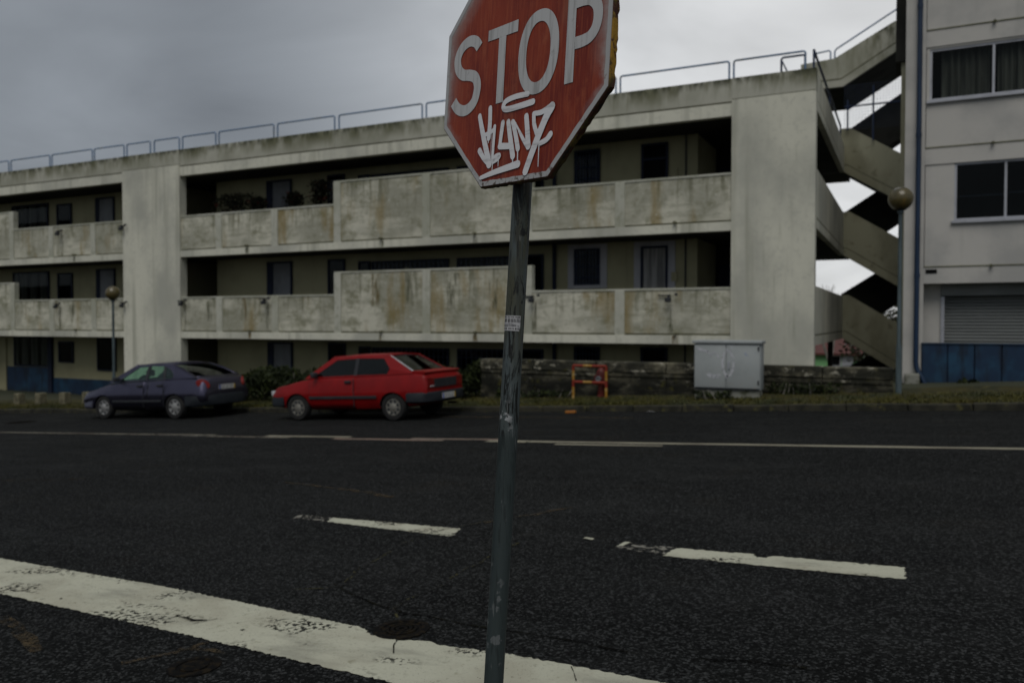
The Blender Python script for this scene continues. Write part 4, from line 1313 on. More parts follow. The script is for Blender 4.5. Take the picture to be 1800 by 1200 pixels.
xa, xb, yy = -6.78, -6.0, 17.05
zt, zm = .575, .21
for x in (xa, xb):
    striped([(x, yy, gz - .1), (x, yy, .10), (x, yy, zm + .05), (x, yy, .47), (x, yy, zt)],
            [('post', m_hyel), ('post', m_hred), ('post', m_hyel), ('post', m_hred)])
for z in (zt, zm):
    striped([(xa, yy, z), (xa + .24, yy, z), (xb - .33, yy, z), (xb, yy, z)], [('bar', m_hred), ('bar', m_hyel), ('bar', m_hred)])
H = empty('fire_hydrant', (-6.2, 17.28, gz), 'dark red fire hydrant with round grey outlet behind the striped guard', 'hydrant')
MB().lathe([(.10, -.1), (.10, .05), (.075, .07), (.075, .28), (.10, .30), (.115, .36), (.115, .56), (.09, .62), (.05, .67), (.02, .69)], (-6.2, 17.28, gz), 18).build('barrel', m_hydr, H, 40)
MB().box(-6.33, -6.07, 17.18, 17.36, gz + .30, gz + .52).build('valve_box', m_hydr, H)
MB().lathe([(.065, 0), (.065, .05), (.06, .055), (.035, .055), (.03, .03), (.001, .03)], (-6.22, 17.18, gz + .44), 18, (0, -1, 0)).build('outlet_cap', m_greycap, H, 40)

# ------------------------------------------------------------------ street lamps
def lamp(x, y, zb, zg, label):
    e = empty('street_lamp', (x, y, zb), label, 'street lamp', 'globe lamps along the verge')
    MB().lathe([(.055, -.3), (.055, .9), (.045, .96), (.040, 1.0), (.036, zg - zb - .28), (.06, zg - zb - .27), (.06, zg - zb - .20)], (x, y, zb), 14).build('post', m_lamppost, e, 40)
    MB().lathe([(.08, -.215), (.10, -.205), (.10, -.18)], (x, y, zg), 18).build('collar', m_iron, e, 40)
    prof = []
    for i in range(15):
        t = -math.pi / 2 + .45 + (math.pi - .45) * i / 14
        prof.append((max(.002, .225 * math.cos(t)), .225 * math.sin(t)))
    MB().lathe(prof, (x, y, zg), 28).build('globe', m_globe, e, 60)
    return e


lamp(-.165, 17.25, verge_z(-.165, 17.25), 3.90, 'globe lamp on a slim post between the low wall and pale building')
lamp(-22.87, 17.8, verge_z(-22.87, 17.8) - .1, 2.47, 'globe lamp on a dark post behind the nose of the violet car')

# ------------------------------------------------------------------ stone stubs on the verge, litter
for i, (x, lab) in enumerate(((-26.5, 'stubby stone block farthest from the violet car, at the far end of the row'), (-25.4, 'stubby stone block second from the far end of the row, pale face'),
                              (-24.2, 'stubby stone block second from the violet car in the row'), (-23.1, 'stubby stone block right in front of the violet car nose, nearest of the row'))):
    b = MB().cbox(x - .14, x + .14, 16.93, 17.17, verge_z(x, 17) - .1, verge_z(x, 17) + .36, .03)
    b.v = [(q[0] + random.uniform(-.015, .015), q[1], q[2] + random.uniform(-.015, .015)) for q in b.v]
    tag(b.build('stone_stub', m_block, origin=(x, 17.05, verge_z(x, 17))), lab, 'stone block', 'stone stubs along the verge')
b = MB().cbox(-.11, .11, -.05, .05, 0, .05, .012)
b.xform(Matrix.Translation((-6.22, 15.5, road_z(-6.22) + .004)) @ Matrix.Rotation(-SLOPE, 4, 'Y') @ Matrix.Rotation(.15, 4, 'Z'))
tag(b.build('litter_block', m_litter, origin=(-6.22, 15.5, road_z(-6.22))), 'small orange and yellow block lying in the gutter by the kerb', 'litter')
b = MB()
for i in range(14):
    p = np.array([-4.5, 15.55, road_z(-4.5) + .03])
    q = p + RNG.normal(size=(3, 3)) * np.array([.06, .04, .012])
    q[:, 2] = np.maximum(q[:, 2], road_z(-4.5) + .012)
    b.add(q, [(0, 1, 2)])
tag(b.build('paper_scrap', m_paper, origin=(-4.5, 15.55, road_z(-4.5))), 'crumpled pale paper scrap in the gutter near the cabinet', 'litter')


# ------------------------------------------------------------------ cars
def lerp_st(st, n):
    """resample key stations along x with a monotone-ish cubic, keeping the key xs"""
    st = np.array(st, float)
    xs0 = st[:, 0]
    xs1 = np.unique(np.concatenate([np.linspace(xs0[0], xs0[-1], n), xs0]))
    out = []
    m = np.gradient(st, xs0, axis=0)
    for i in range(len(xs0)):           # limit the slopes so the curve does not overshoot
        if 0 < i < len(xs0) - 1:
            dl = (st[i] - st[i - 1]) / (xs0[i] - xs0[i - 1])
            dr = (st[i + 1] - st[i]) / (xs0[i + 1] - xs0[i])
            m[i] = np.where(dl * dr <= 0, 0, np.sign(dl) * np.minimum(np.abs(m[i]), 3 * np.minimum(np.abs(dl), np.abs(dr))))
    for x in xs1:
        i = min(max(np.searchsorted(xs0, x) - 1, 0), len(xs0) - 2)
        h = xs0[i + 1] - xs0[i]
        t = (x - xs0[i]) / h
        r = ((2 * t ** 3 - 3 * t ** 2 + 1) * st[i] + (t ** 3 - 2 * t ** 2 + t) * h * m[i] + (-2 * t ** 3 + 3 * t ** 2) * st[i + 1] + (t ** 3 - t ** 2) * h * m[i + 1])
        r[0] = x
        out.append(r)
    return np.array(out)


def body_ring(s):
    x, zb, wb, zm, wm, zs, ws, zc = s
    half = [(0, zb), (wb * .8, zb), (wb, zb + .03), ((wb + wm * 2) / 3, zb + (zm - zb) * .4), (wm, zm - .03), (wm, zm + .03),
            (wm * .6 + ws * .4 + .004, zm + (zs - zm) * .45), (ws + .012, zs - .05), (ws - .004, zs - .015), (ws - .04, zs + .002), (ws * .66, zs + (zc - zs) * .6), (ws * .33, zs + (zc - zs) * .92), (0, zc)]
    ring = [(x, -y, z) for y, z in half] + [(x, y, z) for y, z in half[-2:0:-1]]
    return ring


def loft(st, n=46):
    S_ = lerp_st(st, n)
    mb = MB()
    k = None
    for s in S_:
        r = body_ring(s)
        k = len(r)
        mb.v += r
    for i in range(len(S_) - 1):
        for j in range(k):
            a, b_ = i * k + j, i * k + (j + 1) % k
            mb.f.append((a, a + k, b_ + k, b_))
    mb.f.append(tuple(range(k)))
    mb.f.append(tuple(range((len(S_) - 1) * k + k - 1, (len(S_) - 1) * k - 1, -1)))
    return mb, S_, k


def cut_arches(ob, wheels, r):
    cutters = []
    for x, y0, y1 in wheels:
        c = MB().cyl((x, y0, r - .03), (x, y1, r - .03), r + .055, n=36).build('cutter', m_trim)
        cutters.append(c)
        md = ob.modifiers.new('cut', 'BOOLEAN')
        md.operation = 'DIFFERENCE'
        md.object = c
        md.solver = 'EXACT'
        try:
            md.material_mode = 'TRANSFER'
        except Exception:
            pass
    dg = bpy.context.evaluated_depsgraph_get()
    me = bpy.data.meshes.new_from_object(ob.evaluated_get(dg))
    ob.modifiers.clear()
    ob.data = me
    for p in me.polygons:
        p.use_smooth = True
    me.set_sharp_from_angle(angle=R(32))
    for c in cutters:
        bpy.data.objects.remove(c)


def car(name, P):
    e = empty(name, (0, 0, 0), P['label'], 'car')

    def cp(mb, nm, m, smooth=None, parent=None):
        return mb.build(nm, m, e if parent is None else parent, smooth, local=True)

    paint, gl = P['paint'], P['glass']
    mb, S_, k = loft(P['st'])
    body = mb.build('body', paint)
    body.data.update()
    r = P['r']
    wl = [(x, s * .50, s * 1.1) for x in P['wx'] for s in (-1, 1)]
    cut_arches(body, wl, r)
    body.parent = e
    # doors: the side skin between two seams, lifted 6 mm, dark seam left round it
    V = np.array(mb.v).reshape(len(S_), k, 3)
    for (x0, x1) in P['doors']:
        for side in (0, 1):
            js = [2, 3, 4, 5, 6, 7, 8]
            if side:
                js = [(k - j) % k for j in js]
            ii = [i for i, s in enumerate(S_) if x0 <= s[0] <= x1]
            d = MB()
            off = .007 if side else -.007
            for i in ii:
                for j in js:
                    q = V[i, j].copy()
                    d.v.append((q[0], q[1] + off, q[2]))
            nj = len(js)
            for a in range(len(ii) - 1):
                for c in range(nj - 1):
                    f = (a * nj + c, (a + 1) * nj + c, (a + 1) * nj + c + 1, a * nj + c + 1)
                    d.f.append(f if side == 0 else f[::-1])
            do = cp(d, 'door', paint, 35)
            so = do.modifiers.new('thick', 'SOLIDIFY')
            so.thickness = .004
            so.offset = -1
            sgn = 1 if side else -1
            hx = x1 - .13
            s_mid = S_[min(range(len(S_)), key=lambda i: abs(S_[i][0] - hx))]
            yb = sgn * (s_mid[4] * .55 + s_mid[6] * .45)
            MB().cbox(hx - .09, hx + .07, min(yb, yb + sgn * .04), max(yb, yb + sgn * .04), P['hz'], P['hz'] + .055, .012).build('handle', P.get('handle', m_trim), do, local=True)
            xs_ = (x1 if len(P['doors']) == 1 else x1)
            sy = sgn * (s_mid[4] - .004)
            MB().box(xs_ + .004, xs_ + .016, min(sy, sy + sgn * .012), max(sy, sy + sgn * .012), .30, .90).build('seam', m_trim, do, local=True)
    # greenhouse
    zb0, zr, wb0, wr = P['gh']

    def sy(z):
        t = (z - zb0) / (zr - zb0)
        return wb0 + (wr - wb0) * t + .03 * math.sin(max(0, min(1, t)) * math.pi)

    for sgn in (-1, 1):
        def plate(poly, th, out, nm, m, parent=None, smooth=None):
            b = MB()
            n = len(poly)
            o_ = [(x, sgn * (sy(z) + out), z) for x, z in poly]
            i_ = [(x, sgn * (sy(z) + out - th), z) for x, z in poly]
            fs = [tuple(range(n)), tuple(range(2 * n - 1, n - 1, -1))] + [(i, i + n, (i + 1) % n + n, (i + 1) % n) for i in range(n)]
            b.add(o_ + i_, fs if sgn > 0 else [f[::-1] for f in fs])
            return cp(b, nm, m, smooth, parent)
        for poly in P['pillars']:
            plate(poly, .05, 0.0, 'pillar', paint)
        for poly in P.get('black', []):
            plate(poly, .04, .002, 'pillar_trim', m_trim)
        for poly in P['sidewin']:
            plate(poly, .006, -.008, 'side_window', gl)
    # roof
    xs_r = P['roof']
    b = MB()
    n = len(xs_r)
    cols = [-1, -.85, -.4, 0, .4, .85, 1]
    for (x, z, w) in xs_r:
        for c in cols:
            b.v.append((x, w * c, z + .028 * (1 - c * c) - (.02 if abs(c) == 1 else 0)))
    nc = len(cols)
    for i in range(n - 1):
        for c in range(nc - 1):
            b.f.append((i * nc + c, (i + 1) * nc + c, (i + 1) * nc + c + 1, i * nc + c + 1))
    ro = cp(b, 'roof', paint, 40)
    so = ro.modifiers.new('thick', 'SOLIDIFY')
    so.thickness = .035
    so.offset = -1

    # front and rear screens: quad between four corners, frame strips and a pane
    def screen(bot, top, nm, gl, frame_m, bw, tw, side_w, bulge=.05, mid=None):
        (xb, zb_, wb_), (xt, zt_, wt_) = bot, top

        def pt(u, v, o=0.0):
            x = xb + (xt - xb) * v
            z = zb_ + (zt_ - zb_) * v
            w = wb_ + (wt_ - wb_) * v
            if mid:
                z += mid * 4 * v * (1 - v)
            s = 1 if xb > xt else -1
            return (x + s * (bulge * (1 - u * u) - bulge) + s * o * .6, w * u, z + o)
        us = np.linspace(-1, 1, 9)
        vs_ = np.linspace(0, 1, 6)

        def patch(us, vs_, o):
            b = MB()
            for v in vs_:
                for u in us:
                    b.v.append(pt(u, v, o))
            q = len(us)
            for i in range(len(vs_) - 1):
                for j in range(q - 1):
                    f = (i * q + j, i * q + j + 1, (i + 1) * q + j + 1, (i + 1) * q + j)
                    b.f.append(f)
            return b
        pane = cp(patch(us * (1 - side_w), np.linspace(bw, 1 - tw, 6), 0), nm, gl, 40)
        for uu, vv in ((np.linspace(-1, -1 + side_w, 2), vs_), (np.linspace(1 - side_w, 1, 2), vs_), (us * (1 - side_w), np.linspace(0, bw, 2)), (us * (1 - side_w), np.linspace(1 - tw, 1, 2))):
            f = patch(uu, vv, .004)
            fo = cp(f, 'screen_frame', frame_m, 40, pane)
            so = fo.modifiers.new('thick', 'SOLIDIFY')
            so.thickness = .03
        return pane, pt

    screen(P['ws'][0], P['ws'][1], 'windscreen', gl, paint, .05, .05, .07)
    hp, hpt = screen(P['hs'][0], P['hs'][1], 'rear_window', P.get('rearglass', gl), P.get('hatchframe', paint), .04, .06, P.get('hsw', .08), mid=P.get('hmid'))
    if P.get('strip'):
        a, c = hpt(-.86, .96, .012), hpt(-.86, .06, .012)
        b = MB().cyl(a, c, .016, n=6)
        cp(b, 'hatch_strip', m_clear, None, hp)  # thin pale bar along one edge of the rear window
    # wheels
    for x in P['wx']:
        for sgn in (-1, 1):
            y = sgn * P['wy']
            ax = (0, sgn, 0)
            tyre = cp(MB().lathe([(r - .11, -.17), (r - .03, -.17), (r, -.14), (r, -.03), (r - .025, 0), (r - .09, .004), (r - .115, -.02)], (x, y, r), 32, ax), 'wheel', m_tyre, 40)
            MB().lathe([(r - .110, -.03), (r - .113, -.012), (r - .125, -.008), (r - .15, -.02), (.06, -.012), (.04, 0), (.001, .0)], (x, y, r), 30, ax).build('rim', P['hub'], tyre, 30, local=True)
            hb = MB()
            for q in range(P['spokes']):
                t = 2 * math.pi * (q + .5) / P['spokes']
                c_, s_ = math.cos(t), math.sin(t)
                p = Vector((x + c_ * (r - .16), y, r + s_ * (r - .16)))
                hb.cyl(p + Vector((0, -sgn * .03, 0)), p + Vector((0, sgn * -.006, 0)), .032, n=8)
            hb.build('rim_hole', m_trim, tyre, local=True)
    # mirrors
    for sgn in (-1, 1):
        y0 = sgn * (wb0 + .01)
        mx = P['mirror']
        cp(MB().cbox(mx, mx + .10, min(y0, y0 + sgn * .17), max(y0, y0 + sgn * .17), P['mz'], P['mz'] + .12, .03), 'mirror', P.get('mirror_m', m_trim), 40)
    # seats
    for x, w in P['seats']:
        for y in (-.36, .36):
            st_ = cp(MB().cbox(x, x + .16, y - .23, y + .23, .5, 1.02, .05), 'seat_back', m_seat, 40)
            MB().cbox(x + .05, x + .14, y - .12, y + .12, 1.05, 1.22, .04).build('headrest', m_seat, st_, 40, local=True)
    cp(MB().lathe([(.17, -.012), (.185, 0), (.17, .012)], (P['mirror'] + .42, -.36, .93), 18, (-1, 0, .45)), 'steering_wheel', m_seat, 40)
    # bumpers: plan outline extruded
    for nm, pts, z0, z1, m in P['bumpers']:
        full = pts + [(x, -y) for x, y in pts[::-1]]
        b = MB()
        n = len(full)
        for z, ins in ((z0, .03), (z0 + .03, 0), (z1 - .03, 0), (z1, .025)):
            cxm = sum(p[0] for p in full) / n
            for x, y in full:
                b.v.append((x + (ins if x < cxm else -ins), y - math.copysign(ins, y), z))
        for q in range(3):
            for i in range(n):
                b.f.append((q * n + i, q * n + (i + 1) % n, (q + 1) * n + (i + 1) % n, (q + 1) * n + i))
        b.f.append(tuple(range(n - 1, -1, -1)))
        b.f.append(tuple(range(3 * n, 4 * n)))
        o_ = cp(b, nm, m, 40)
        bm = bmesh.new()
        bm.from_mesh(o_.data)
        bmesh.ops.recalc_face_normals(bm, faces=bm.faces[:])
        bm.to_mesh(o_.data)
        bm.free()
    for nm, m, boxes in P['boxes']:
        for bx in boxes:
            cp(MB().cbox(*bx, min(.012, .3 * min(bx[1] - bx[0], bx[3] - bx[2], bx[5] - bx[4]))), nm, m, 40)
    # number plate
    px, pz, tilt = P['plate']
    pl = cp(MB().box(0, .012, -.26, .26, -.055, .055).xform(Matrix.Translation((px, 0, pz)) @ Matrix.Rotation(tilt, 4, 'Y')), 'number_plate', m_plate)
    T = Matrix.Translation((px, 0, pz)) @ Matrix.Rotation(tilt, 4, 'Y')
    MB().box(.0125, .015, -.26, -.215, -.055, .055).xform(T).build('blue_band', m_plateblue, pl, local=True)
    MB().box(.0125, .015, .215, .26, -.055, .055).xform(T).build('yellow_band', m_plateyel, pl, local=True)
    ib = MB()
    for g0 in (-.18, -.05, .08):
        for q in (0, .055):
            ib.box(.0125, .0145, g0 + q, g0 + q + .036, -.034, -.024).box(.0125, .0145, g0 + q, g0 + q + .036, .024, .034).box(.0125, .0145, g0 + q + .026, g0 + q + .036, -.0239, .0239)
    ib.xform(T).build('characters', m_ink, pl, local=True)
    if 'extra' in P:
        P['extra'](cp, e, body)
    e.location = P['loc']
    e.rotation_euler = (0, -SLOPE, P.get('rz', 0))
    e.scale = (P.get('sx', 1.0), 1, P.get('sz', 1.0))
    return e


def red_extra(cp, e, body):
    for sgn in (-1, 1):
        for x0, x1 in ((1.14, 2.88),):
            y = sgn * .822
            cp(MB().cbox(x0, x1, min(y, y + sgn * .012), max(y, y + sgn * .012), .47, .53, .005), 'side_strip', m_trim)
    # lip spoiler under the rear window
    cp(MB().prism([(3.66, -.70, .985), (3.98, -.70, .945), (4.0, -.70, .985), (3.97, -.70, 1.0), (3.68, -.70, 1.02)], (0, 1.4, 0)), 'tailgate_lip', m_redpaint, 30)
    cp(MB().box(3.995, 4.06, -.45, .45, .66, .84), 'tailgate_panel', m_trim)
    for s in (-1, 1):
        y0, y1 = sorted((s * .455, s * .70))
        cp(MB().box(3.985, 4.055, y0, y1, .66, .86), 'tail_light', m_tail if True else m_trim)
        cp(MB().cbox(.0, .13, *sorted((s * .42, s * .72)), .54, .66, .02), 'headlight', m_clear, 40)
    cp(MB().box(4.056, 4.062, -.62, -.46, .685, .705), 'badge', m_clear)


red_P = dict(
    label='red three-door hatchback parked at the kerb in front of the hedge', paint=m_redpaint, glass=m_carglass_dk, r=.285, wx=(.78, 3.25), wy=.79, spokes=8, hub=m_hubold,
    st=[(0.0, .38, .58, .48, .64, .58, .60, .61), (.06, .30, .68, .50, .74, .655, .69, .69), (.45, .25, .74, .54, .80, .775, .735, .80), (1.0, .22, .715, .58, .815, .885, .74, .915), (1.12, .22, .715, .58, .815, .905, .745, .93),
        (2.30, .22, .715, .58, .82, .93, .75, .945), (3.15, .24, .715, .58, .815, .95, .74, .96), (3.70, .29, .70, .60, .80, .965, .73, .98), (3.92, .34, .72, .6, .77, .945, .72, .965), (4.0, .38, .70, .6, .75, .90, .71, .92), (4.04, .42, .67, .6, .72, .80, .69, .82)],
    doors=[(1.12, 2.30)], hz=.80, gh=(.92, 1.36, .745, .585),
    pillars=[[(.98, .91), (1.66, 1.345), (1.78, 1.29), (1.20, .94), (1.14, .91)], [(1.66, 1.345), (2.3, 1.365), (3.08, 1.355), (2.98, 1.295), (2.34, 1.315), (1.78, 1.29)],
             [(2.98, 1.295), (3.08, 1.355), (3.74, .965), (3.10, .95), (3.17, 1.08)], [(1.14, .91), (1.20, .945), (2.28, .96), (3.12, .965), (3.2, .945)]],
    black=[[(2.27, .955), (2.27, 1.312), (2.36, 1.312), (2.36, .958)]],
    sidewin=[[(1.20, .94), (1.78, 1.29), (2.27, 1.313), (2.27, .955)], [(2.36, .955), (2.36, 1.313), (2.98, 1.295), (3.17, 1.08), (3.11, .96)]],
    roof=[(1.66, 1.345, .585), (1.9, 1.365, .59), (2.3, 1.375, .60), (2.8, 1.37, .60), (3.08, 1.355, .585)],
    ws=((.98, .915, .72), (1.66, 1.345, .58)), hs=((3.74, .975, .72), (3.06, 1.355, .58)), strip=True, hatchframe=m_trim, hsw=.10,
    mirror=1.26, mz=.93, seats=[(1.95, .5), (2.75, .5)],
    bumpers=[('rear_bumper', [(3.60, -.835), (3.95, -.82), (4.07, -.72), (4.12, -.45), (4.125, 0)][:-1], .36, .575, m_bumper), ('front_bumper', [(.42, -.82), (.08, -.78), (-.04, -.60), (-.07, -.3)], .30, .53, m_bumper)],
    boxes=[('exhaust', m_iron, [(3.9, 4.1, .30, .36, .26, .31)])], plate=(4.118, .475, 0), extra=red_extra,
    loc=(-12.87, 13.98 + .815, road_z(-12.87)), sx=1.02)
car('red_car', red_P)


def violet_extra(cp, e, body):
    for s in (-1, 1):
        b = MB()
        # big slanted oval tail lamp wrapping on to the rear wing
        c = Vector((4.145, s * .66, .83))
        n = 18
        nrm = Vector((.72, s * .69, .12)).normalized()
        uu = Vector((-nrm.y, nrm.x, 0)).normalized() * (1 if s < 0 else -1)
        vv = nrm.cross(uu)
        if vv.z < 0:
            vv = -vv
        for o, sc in ((-.05, 1.0), (.012, .92), (.022, .5)):
            for i in range(n):
                t = 2 * math.pi * i / n
                b.v.append(tuple(c + uu * (math.cos(t) * .155 * sc - .05 * math.sin(t) * sc) + vv * (math.sin(t) * .135 * sc) + nrm * o))
        for q in range(2):
            for i in range(n):
                b.f.append((q * n + i, q * n + (i + 1) % n, (q + 1) * n + (i + 1) % n, (q + 1) * n + i))
        b.f.append(tuple(range(2 * n, 3 * n)))
        tl = cp(b, 'tail_light', m_tail, 40)
        p = c - vv * .06 + nrm * .018
        MB().cyl(p, p + nrm * .012, .045, n=12).build('amber_lens', m_amber, tl, 40, local=True)
        cp(MB().cbox(.02, .22, *sorted((s * .40, s * .66)), .55, .66, .03), 'headlight', m_clear, 40)
    cp(MB().box(1.1, 1.12, -.01, .01, .9, .91), 'washer', m_trim)


vio_P = dict(
    label='dark violet metallic five-door liftback parked behind the red hatchback', paint=m_violet, glass=m_carglass, rearglass=m_carglass_dk, r=.30, wx=(.88, 3.345), wy=.825, spokes=7, hub=m_hub,
    st=[(0.0, .36, .58, .46, .66, .56, .60, .585), (.08, .28, .70, .48, .77, .635, .70, .665), (.45, .23, .71, .56, .83, .745, .74, .775), (.95, .21, .735, .59, .845, .865, .75, .90), (1.12, .20, .745, .60, .845, .90, .755, .935),
        (2.34, .20, .745, .60, .85, .945, .765, .965), (3.02, .21, .745, .60, .85, .965, .755, .985), (3.55, .25, .735, .60, .845, .985, .74, 1.005), (3.95, .30, .71, .60, .82, .985, .71, 1.01), (4.12, .34, .73, .57, .79, .95, .68, .975), (4.20, .38, .70, .57, .75, .85, .65, .88), (4.24, .42, .67, .57, .71, .70, .63, .73)],
    doors=[(1.12, 2.34), (2.36, 3.02)], hz=.80, handle=m_trim, gh=(.94, 1.36, .755, .585),
    pillars=[[(1.02, .92), (1.86, 1.335), (1.98, 1.285), (1.40, .965), (1.2, .93)], [(1.86, 1.335), (2.3, 1.368), (2.75, 1.37), (3.1, 1.345), (2.9, 1.295), (2.45, 1.315), (1.98, 1.285)],
             [(2.9, 1.295), (3.1, 1.345), (3.5, 1.235), (4.0, .99), (3.18, .975), (3.27, 1.03), (3.27, 1.09), (3.16, 1.20)], [(1.2, .93), (1.40, .97), (2.34, .975), (3.2, .995), (3.3, .98)]],
    black=[[(2.31, .97), (2.31, 1.31), (2.40, 1.312), (2.40, .97)], [(2.93, .985), (2.86, 1.29), (2.93, 1.285), (3.01, .99)]],
    sidewin=[[(1.40, .965), (1.98, 1.285), (2.31, 1.31), (2.31, .972)], [(2.40, .974), (2.40, 1.313), (2.86, 1.297), (2.93, .988)], [(3.01, .988), (2.93, 1.285), (3.16, 1.20), (3.27, 1.09), (3.27, 1.03), (3.19, .99)]],
    roof=[(1.86, 1.335, .585), (2.1, 1.36, .60), (2.45, 1.375, .605), (2.8, 1.372, .60), (3.1, 1.345, .585)],
    ws=((1.02, .93, .73), (1.86, 1.335, .58)), hs=((4.0, 1.005, .70), (3.08, 1.345, .58)), hatchframe=m_violet, hsw=.07, hmid=.035,
    mirror=1.38, mz=.95, seats=[(1.98, .5), (2.80, .5)],
    bumpers=[('rear_bumper', [(3.72, -.85), (4.05, -.82), (4.22, -.68), (4.29, -.4)], .30, .57, m_bumper), ('front_bumper', [(.5, -.84), (.12, -.78), (-.02, -.58), (-.06, -.3)], .26, .48, m_violet)],  # dark rear bumper imitates a dark reflection; really body paint
    boxes=[('side_skirt', m_trim, [(1.25, 2.95, -.862, -.845, .42, .48), (1.25, 2.95, .845, .862, .42, .48)])], plate=(4.245, .74, .06), extra=violet_extra,
    loc=(-18.67 - .88 * 1.035, 14.2 + .85, road_z(-19.6)), sx=1.035)
car('violet_car', vio_P)

# ------------------------------------------------------------------ hedges, weeds, grass
def blob_pts(n, x0, x1, y0, y1, z0f, h, seed=0, top_noise=.18):
    X = RNG.uniform(x0, x1, n)
    Y = RNG.uniform(y0, y1, n)
    ph = seed
    H = h * (1 - top_noise + top_noise * np.sin(X * 2.3 + ph) * np.cos(X * 0.9 + ph * 2) + .5 * top_noise * np.sin(X * 6 + ph))
    mid = (y0 + y1) / 2
    H *= np.sqrt(np.clip(1 - ((Y - mid) / ((y1 - y0) / 2)) ** 2 * .6, .1, 1))
    Z = H * RNG.uniform(0, 1, n) ** .55
    return np.stack([X, Y, Z + np.array([z0f(x, 17.3) for x in X]) - .05], 1)


def shrub(x0, x1, y0, y1, h, n, label, seed, nm='hedge', size=.10, zf=verge_z, m=m_leaf, cat='hedge', group=None):
    e = empty(nm, ((x0 + x1) / 2, (y0 + y1) / 2, zf((x0 + x1) / 2, 17.3)), label, cat, group)
    leaves('foliage', m, blob_pts(n, x0, x1, y0, y1, zf, h, seed), size, e, up=.5)
    mb = MB()
    for i in range(max(4, int((x1 - x0) * 4))):
        x = random.uniform(x0 + .05, x1 - .05)
        y = random.uniform(y0 + .1, y1 - .1)
        z = zf(x, 17.3)
        mb.cyl((x, y, z - .1), (x + random.uniform(-.2, .2), y + random.uniform(-.1, .1), z + h * .75), .02, .006, n=5)
    tag(mb.build('stem', m_twig, e), kind='stuff')
    return e


shrub(-18.2, -13.6, 17.0, 18.3, .98, 9000, 'dense dark green hedge behind the gap between the two parked cars', 1.0, size=.11)
shrub(-11.6, -9.45, 17.1, 18.2, .95, 4200, 'dark bush behind the tail of the red hatchback at the end of the low wall', 2.2, nm='bush', cat='bush', size=.11)
pz = lambda x, y: -.25
shrub(1.05, 1.45, 21.1, 21.5, .55, 350, 'dark weedy tuft against the blue plinth, nearer the downpipe', .4, nm='weed_clump', cat='weed', size=.12, zf=pz, group='weeds along the blue plinth')
shrub(1.5, 2.3, 21.0, 21.5, .45, 500, 'broad dark weed clump against the blue plinth, further from the downpipe', 1.7, nm='weed_clump', cat='weed', size=.12, zf=pz, group='weeds along the blue plinth')
shrub(-3.95, -3.2, 16.62, 16.78, .22, 260, 'low weeds growing at the foot of the utility cabinet', .9, nm='weed_clump', cat='weed', size=.07)
shrub(-2.6, -1.2, 17.25, 17.48, .30, 420, 'low dark weeds at the wall foot between the cabinet and the globe lamp', 2.9, nm='weed_clump', cat='weed', size=.08)
shrub(-8.9, -7.0, 17.2, 17.48, .26, 420, 'low dark weeds at the wall foot beside the striped guard', 3.9, nm='weed_clump', cat='weed', size=.08)

n = 42000
gx = RNG.uniform(-36, 6, n)
gy = 16.02 + 1.5 * RNG.beta(1.0, 2.2, n)
dens = .5 + .5 * np.sin(gx * 1.3) * np.sin(gx * .47 + 1)
keep = RNG.uniform(0, 1, n) < .35 + .65 * dens
gx, gy = gx[keep], gy[keep]
n = len(gx)
gzv = np.array([verge_z(a, b) for a, b in zip(gx, gy)]) - .005
hh = RNG.uniform(.02, .075, n)
ang = RNG.uniform(0, math.pi, n)
wv = .010 + .006 * RNG.uniform(0, 1, n)
lean = RNG.normal(size=(n, 2)) * .03
v = np.zeros((n, 3, 3))
v[:, 0] = np.stack([gx - wv * np.cos(ang), gy - wv * np.sin(ang), gzv], 1)
v[:, 1] = np.stack([gx + wv * np.cos(ang), gy + wv * np.sin(ang), gzv], 1)
v[:, 2] = np.stack([gx + lean[:, 0], gy + lean[:, 1], gzv + hh], 1)
mb = MB()
mb.v = [tuple(p) for p in v.reshape(-1, 3)]
mb.f = [(3 * i, 3 * i + 1, 3 * i + 2) for i in range(n)]
tag(mb.build('verge_grass', m_grass), kind='stuff')

# potted plants standing on the upper parapet
for x, w, h, lab in ((-20.4, 1.5, .55, 'long row of dark leafy pot plants on the upper gallery parapet, nearest the pillar'), (-19.35, .5, .36, 'small dark pot plant on the upper gallery parapet beside the grey door'),
                     (-17.8, .45, .42, 'low dark pot plant on the upper gallery parapet just past the grey door'), (-16.75, .55, .75, 'tall dark pot plant on the upper gallery parapet by the parapet step')):
    zt = 5.19
    e = empty('potted_plant', (x, 20.52, zt - .15), lab, 'plant', 'pot plants on the upper gallery')
    MB().cbox(x - w * .4, x + w * .4, 20.42, 20.62, zt - .15, zt + .06, .02).build('planter', m_trim, e)
    P_ = np.stack([x + RNG.normal(size=900) * w * .27, 20.52 + RNG.normal(size=900) * .09, zt + .05 + h * RNG.uniform(0, 1, 900) ** .8], 1)
    leaves('foliage', m_leafpot, P_, .10, e, up=.6)
    MB().box(x - w * .35, x + w * .35, 20.45, 20.59, 3.98, zt - .152).build('stand', m_trim, e)

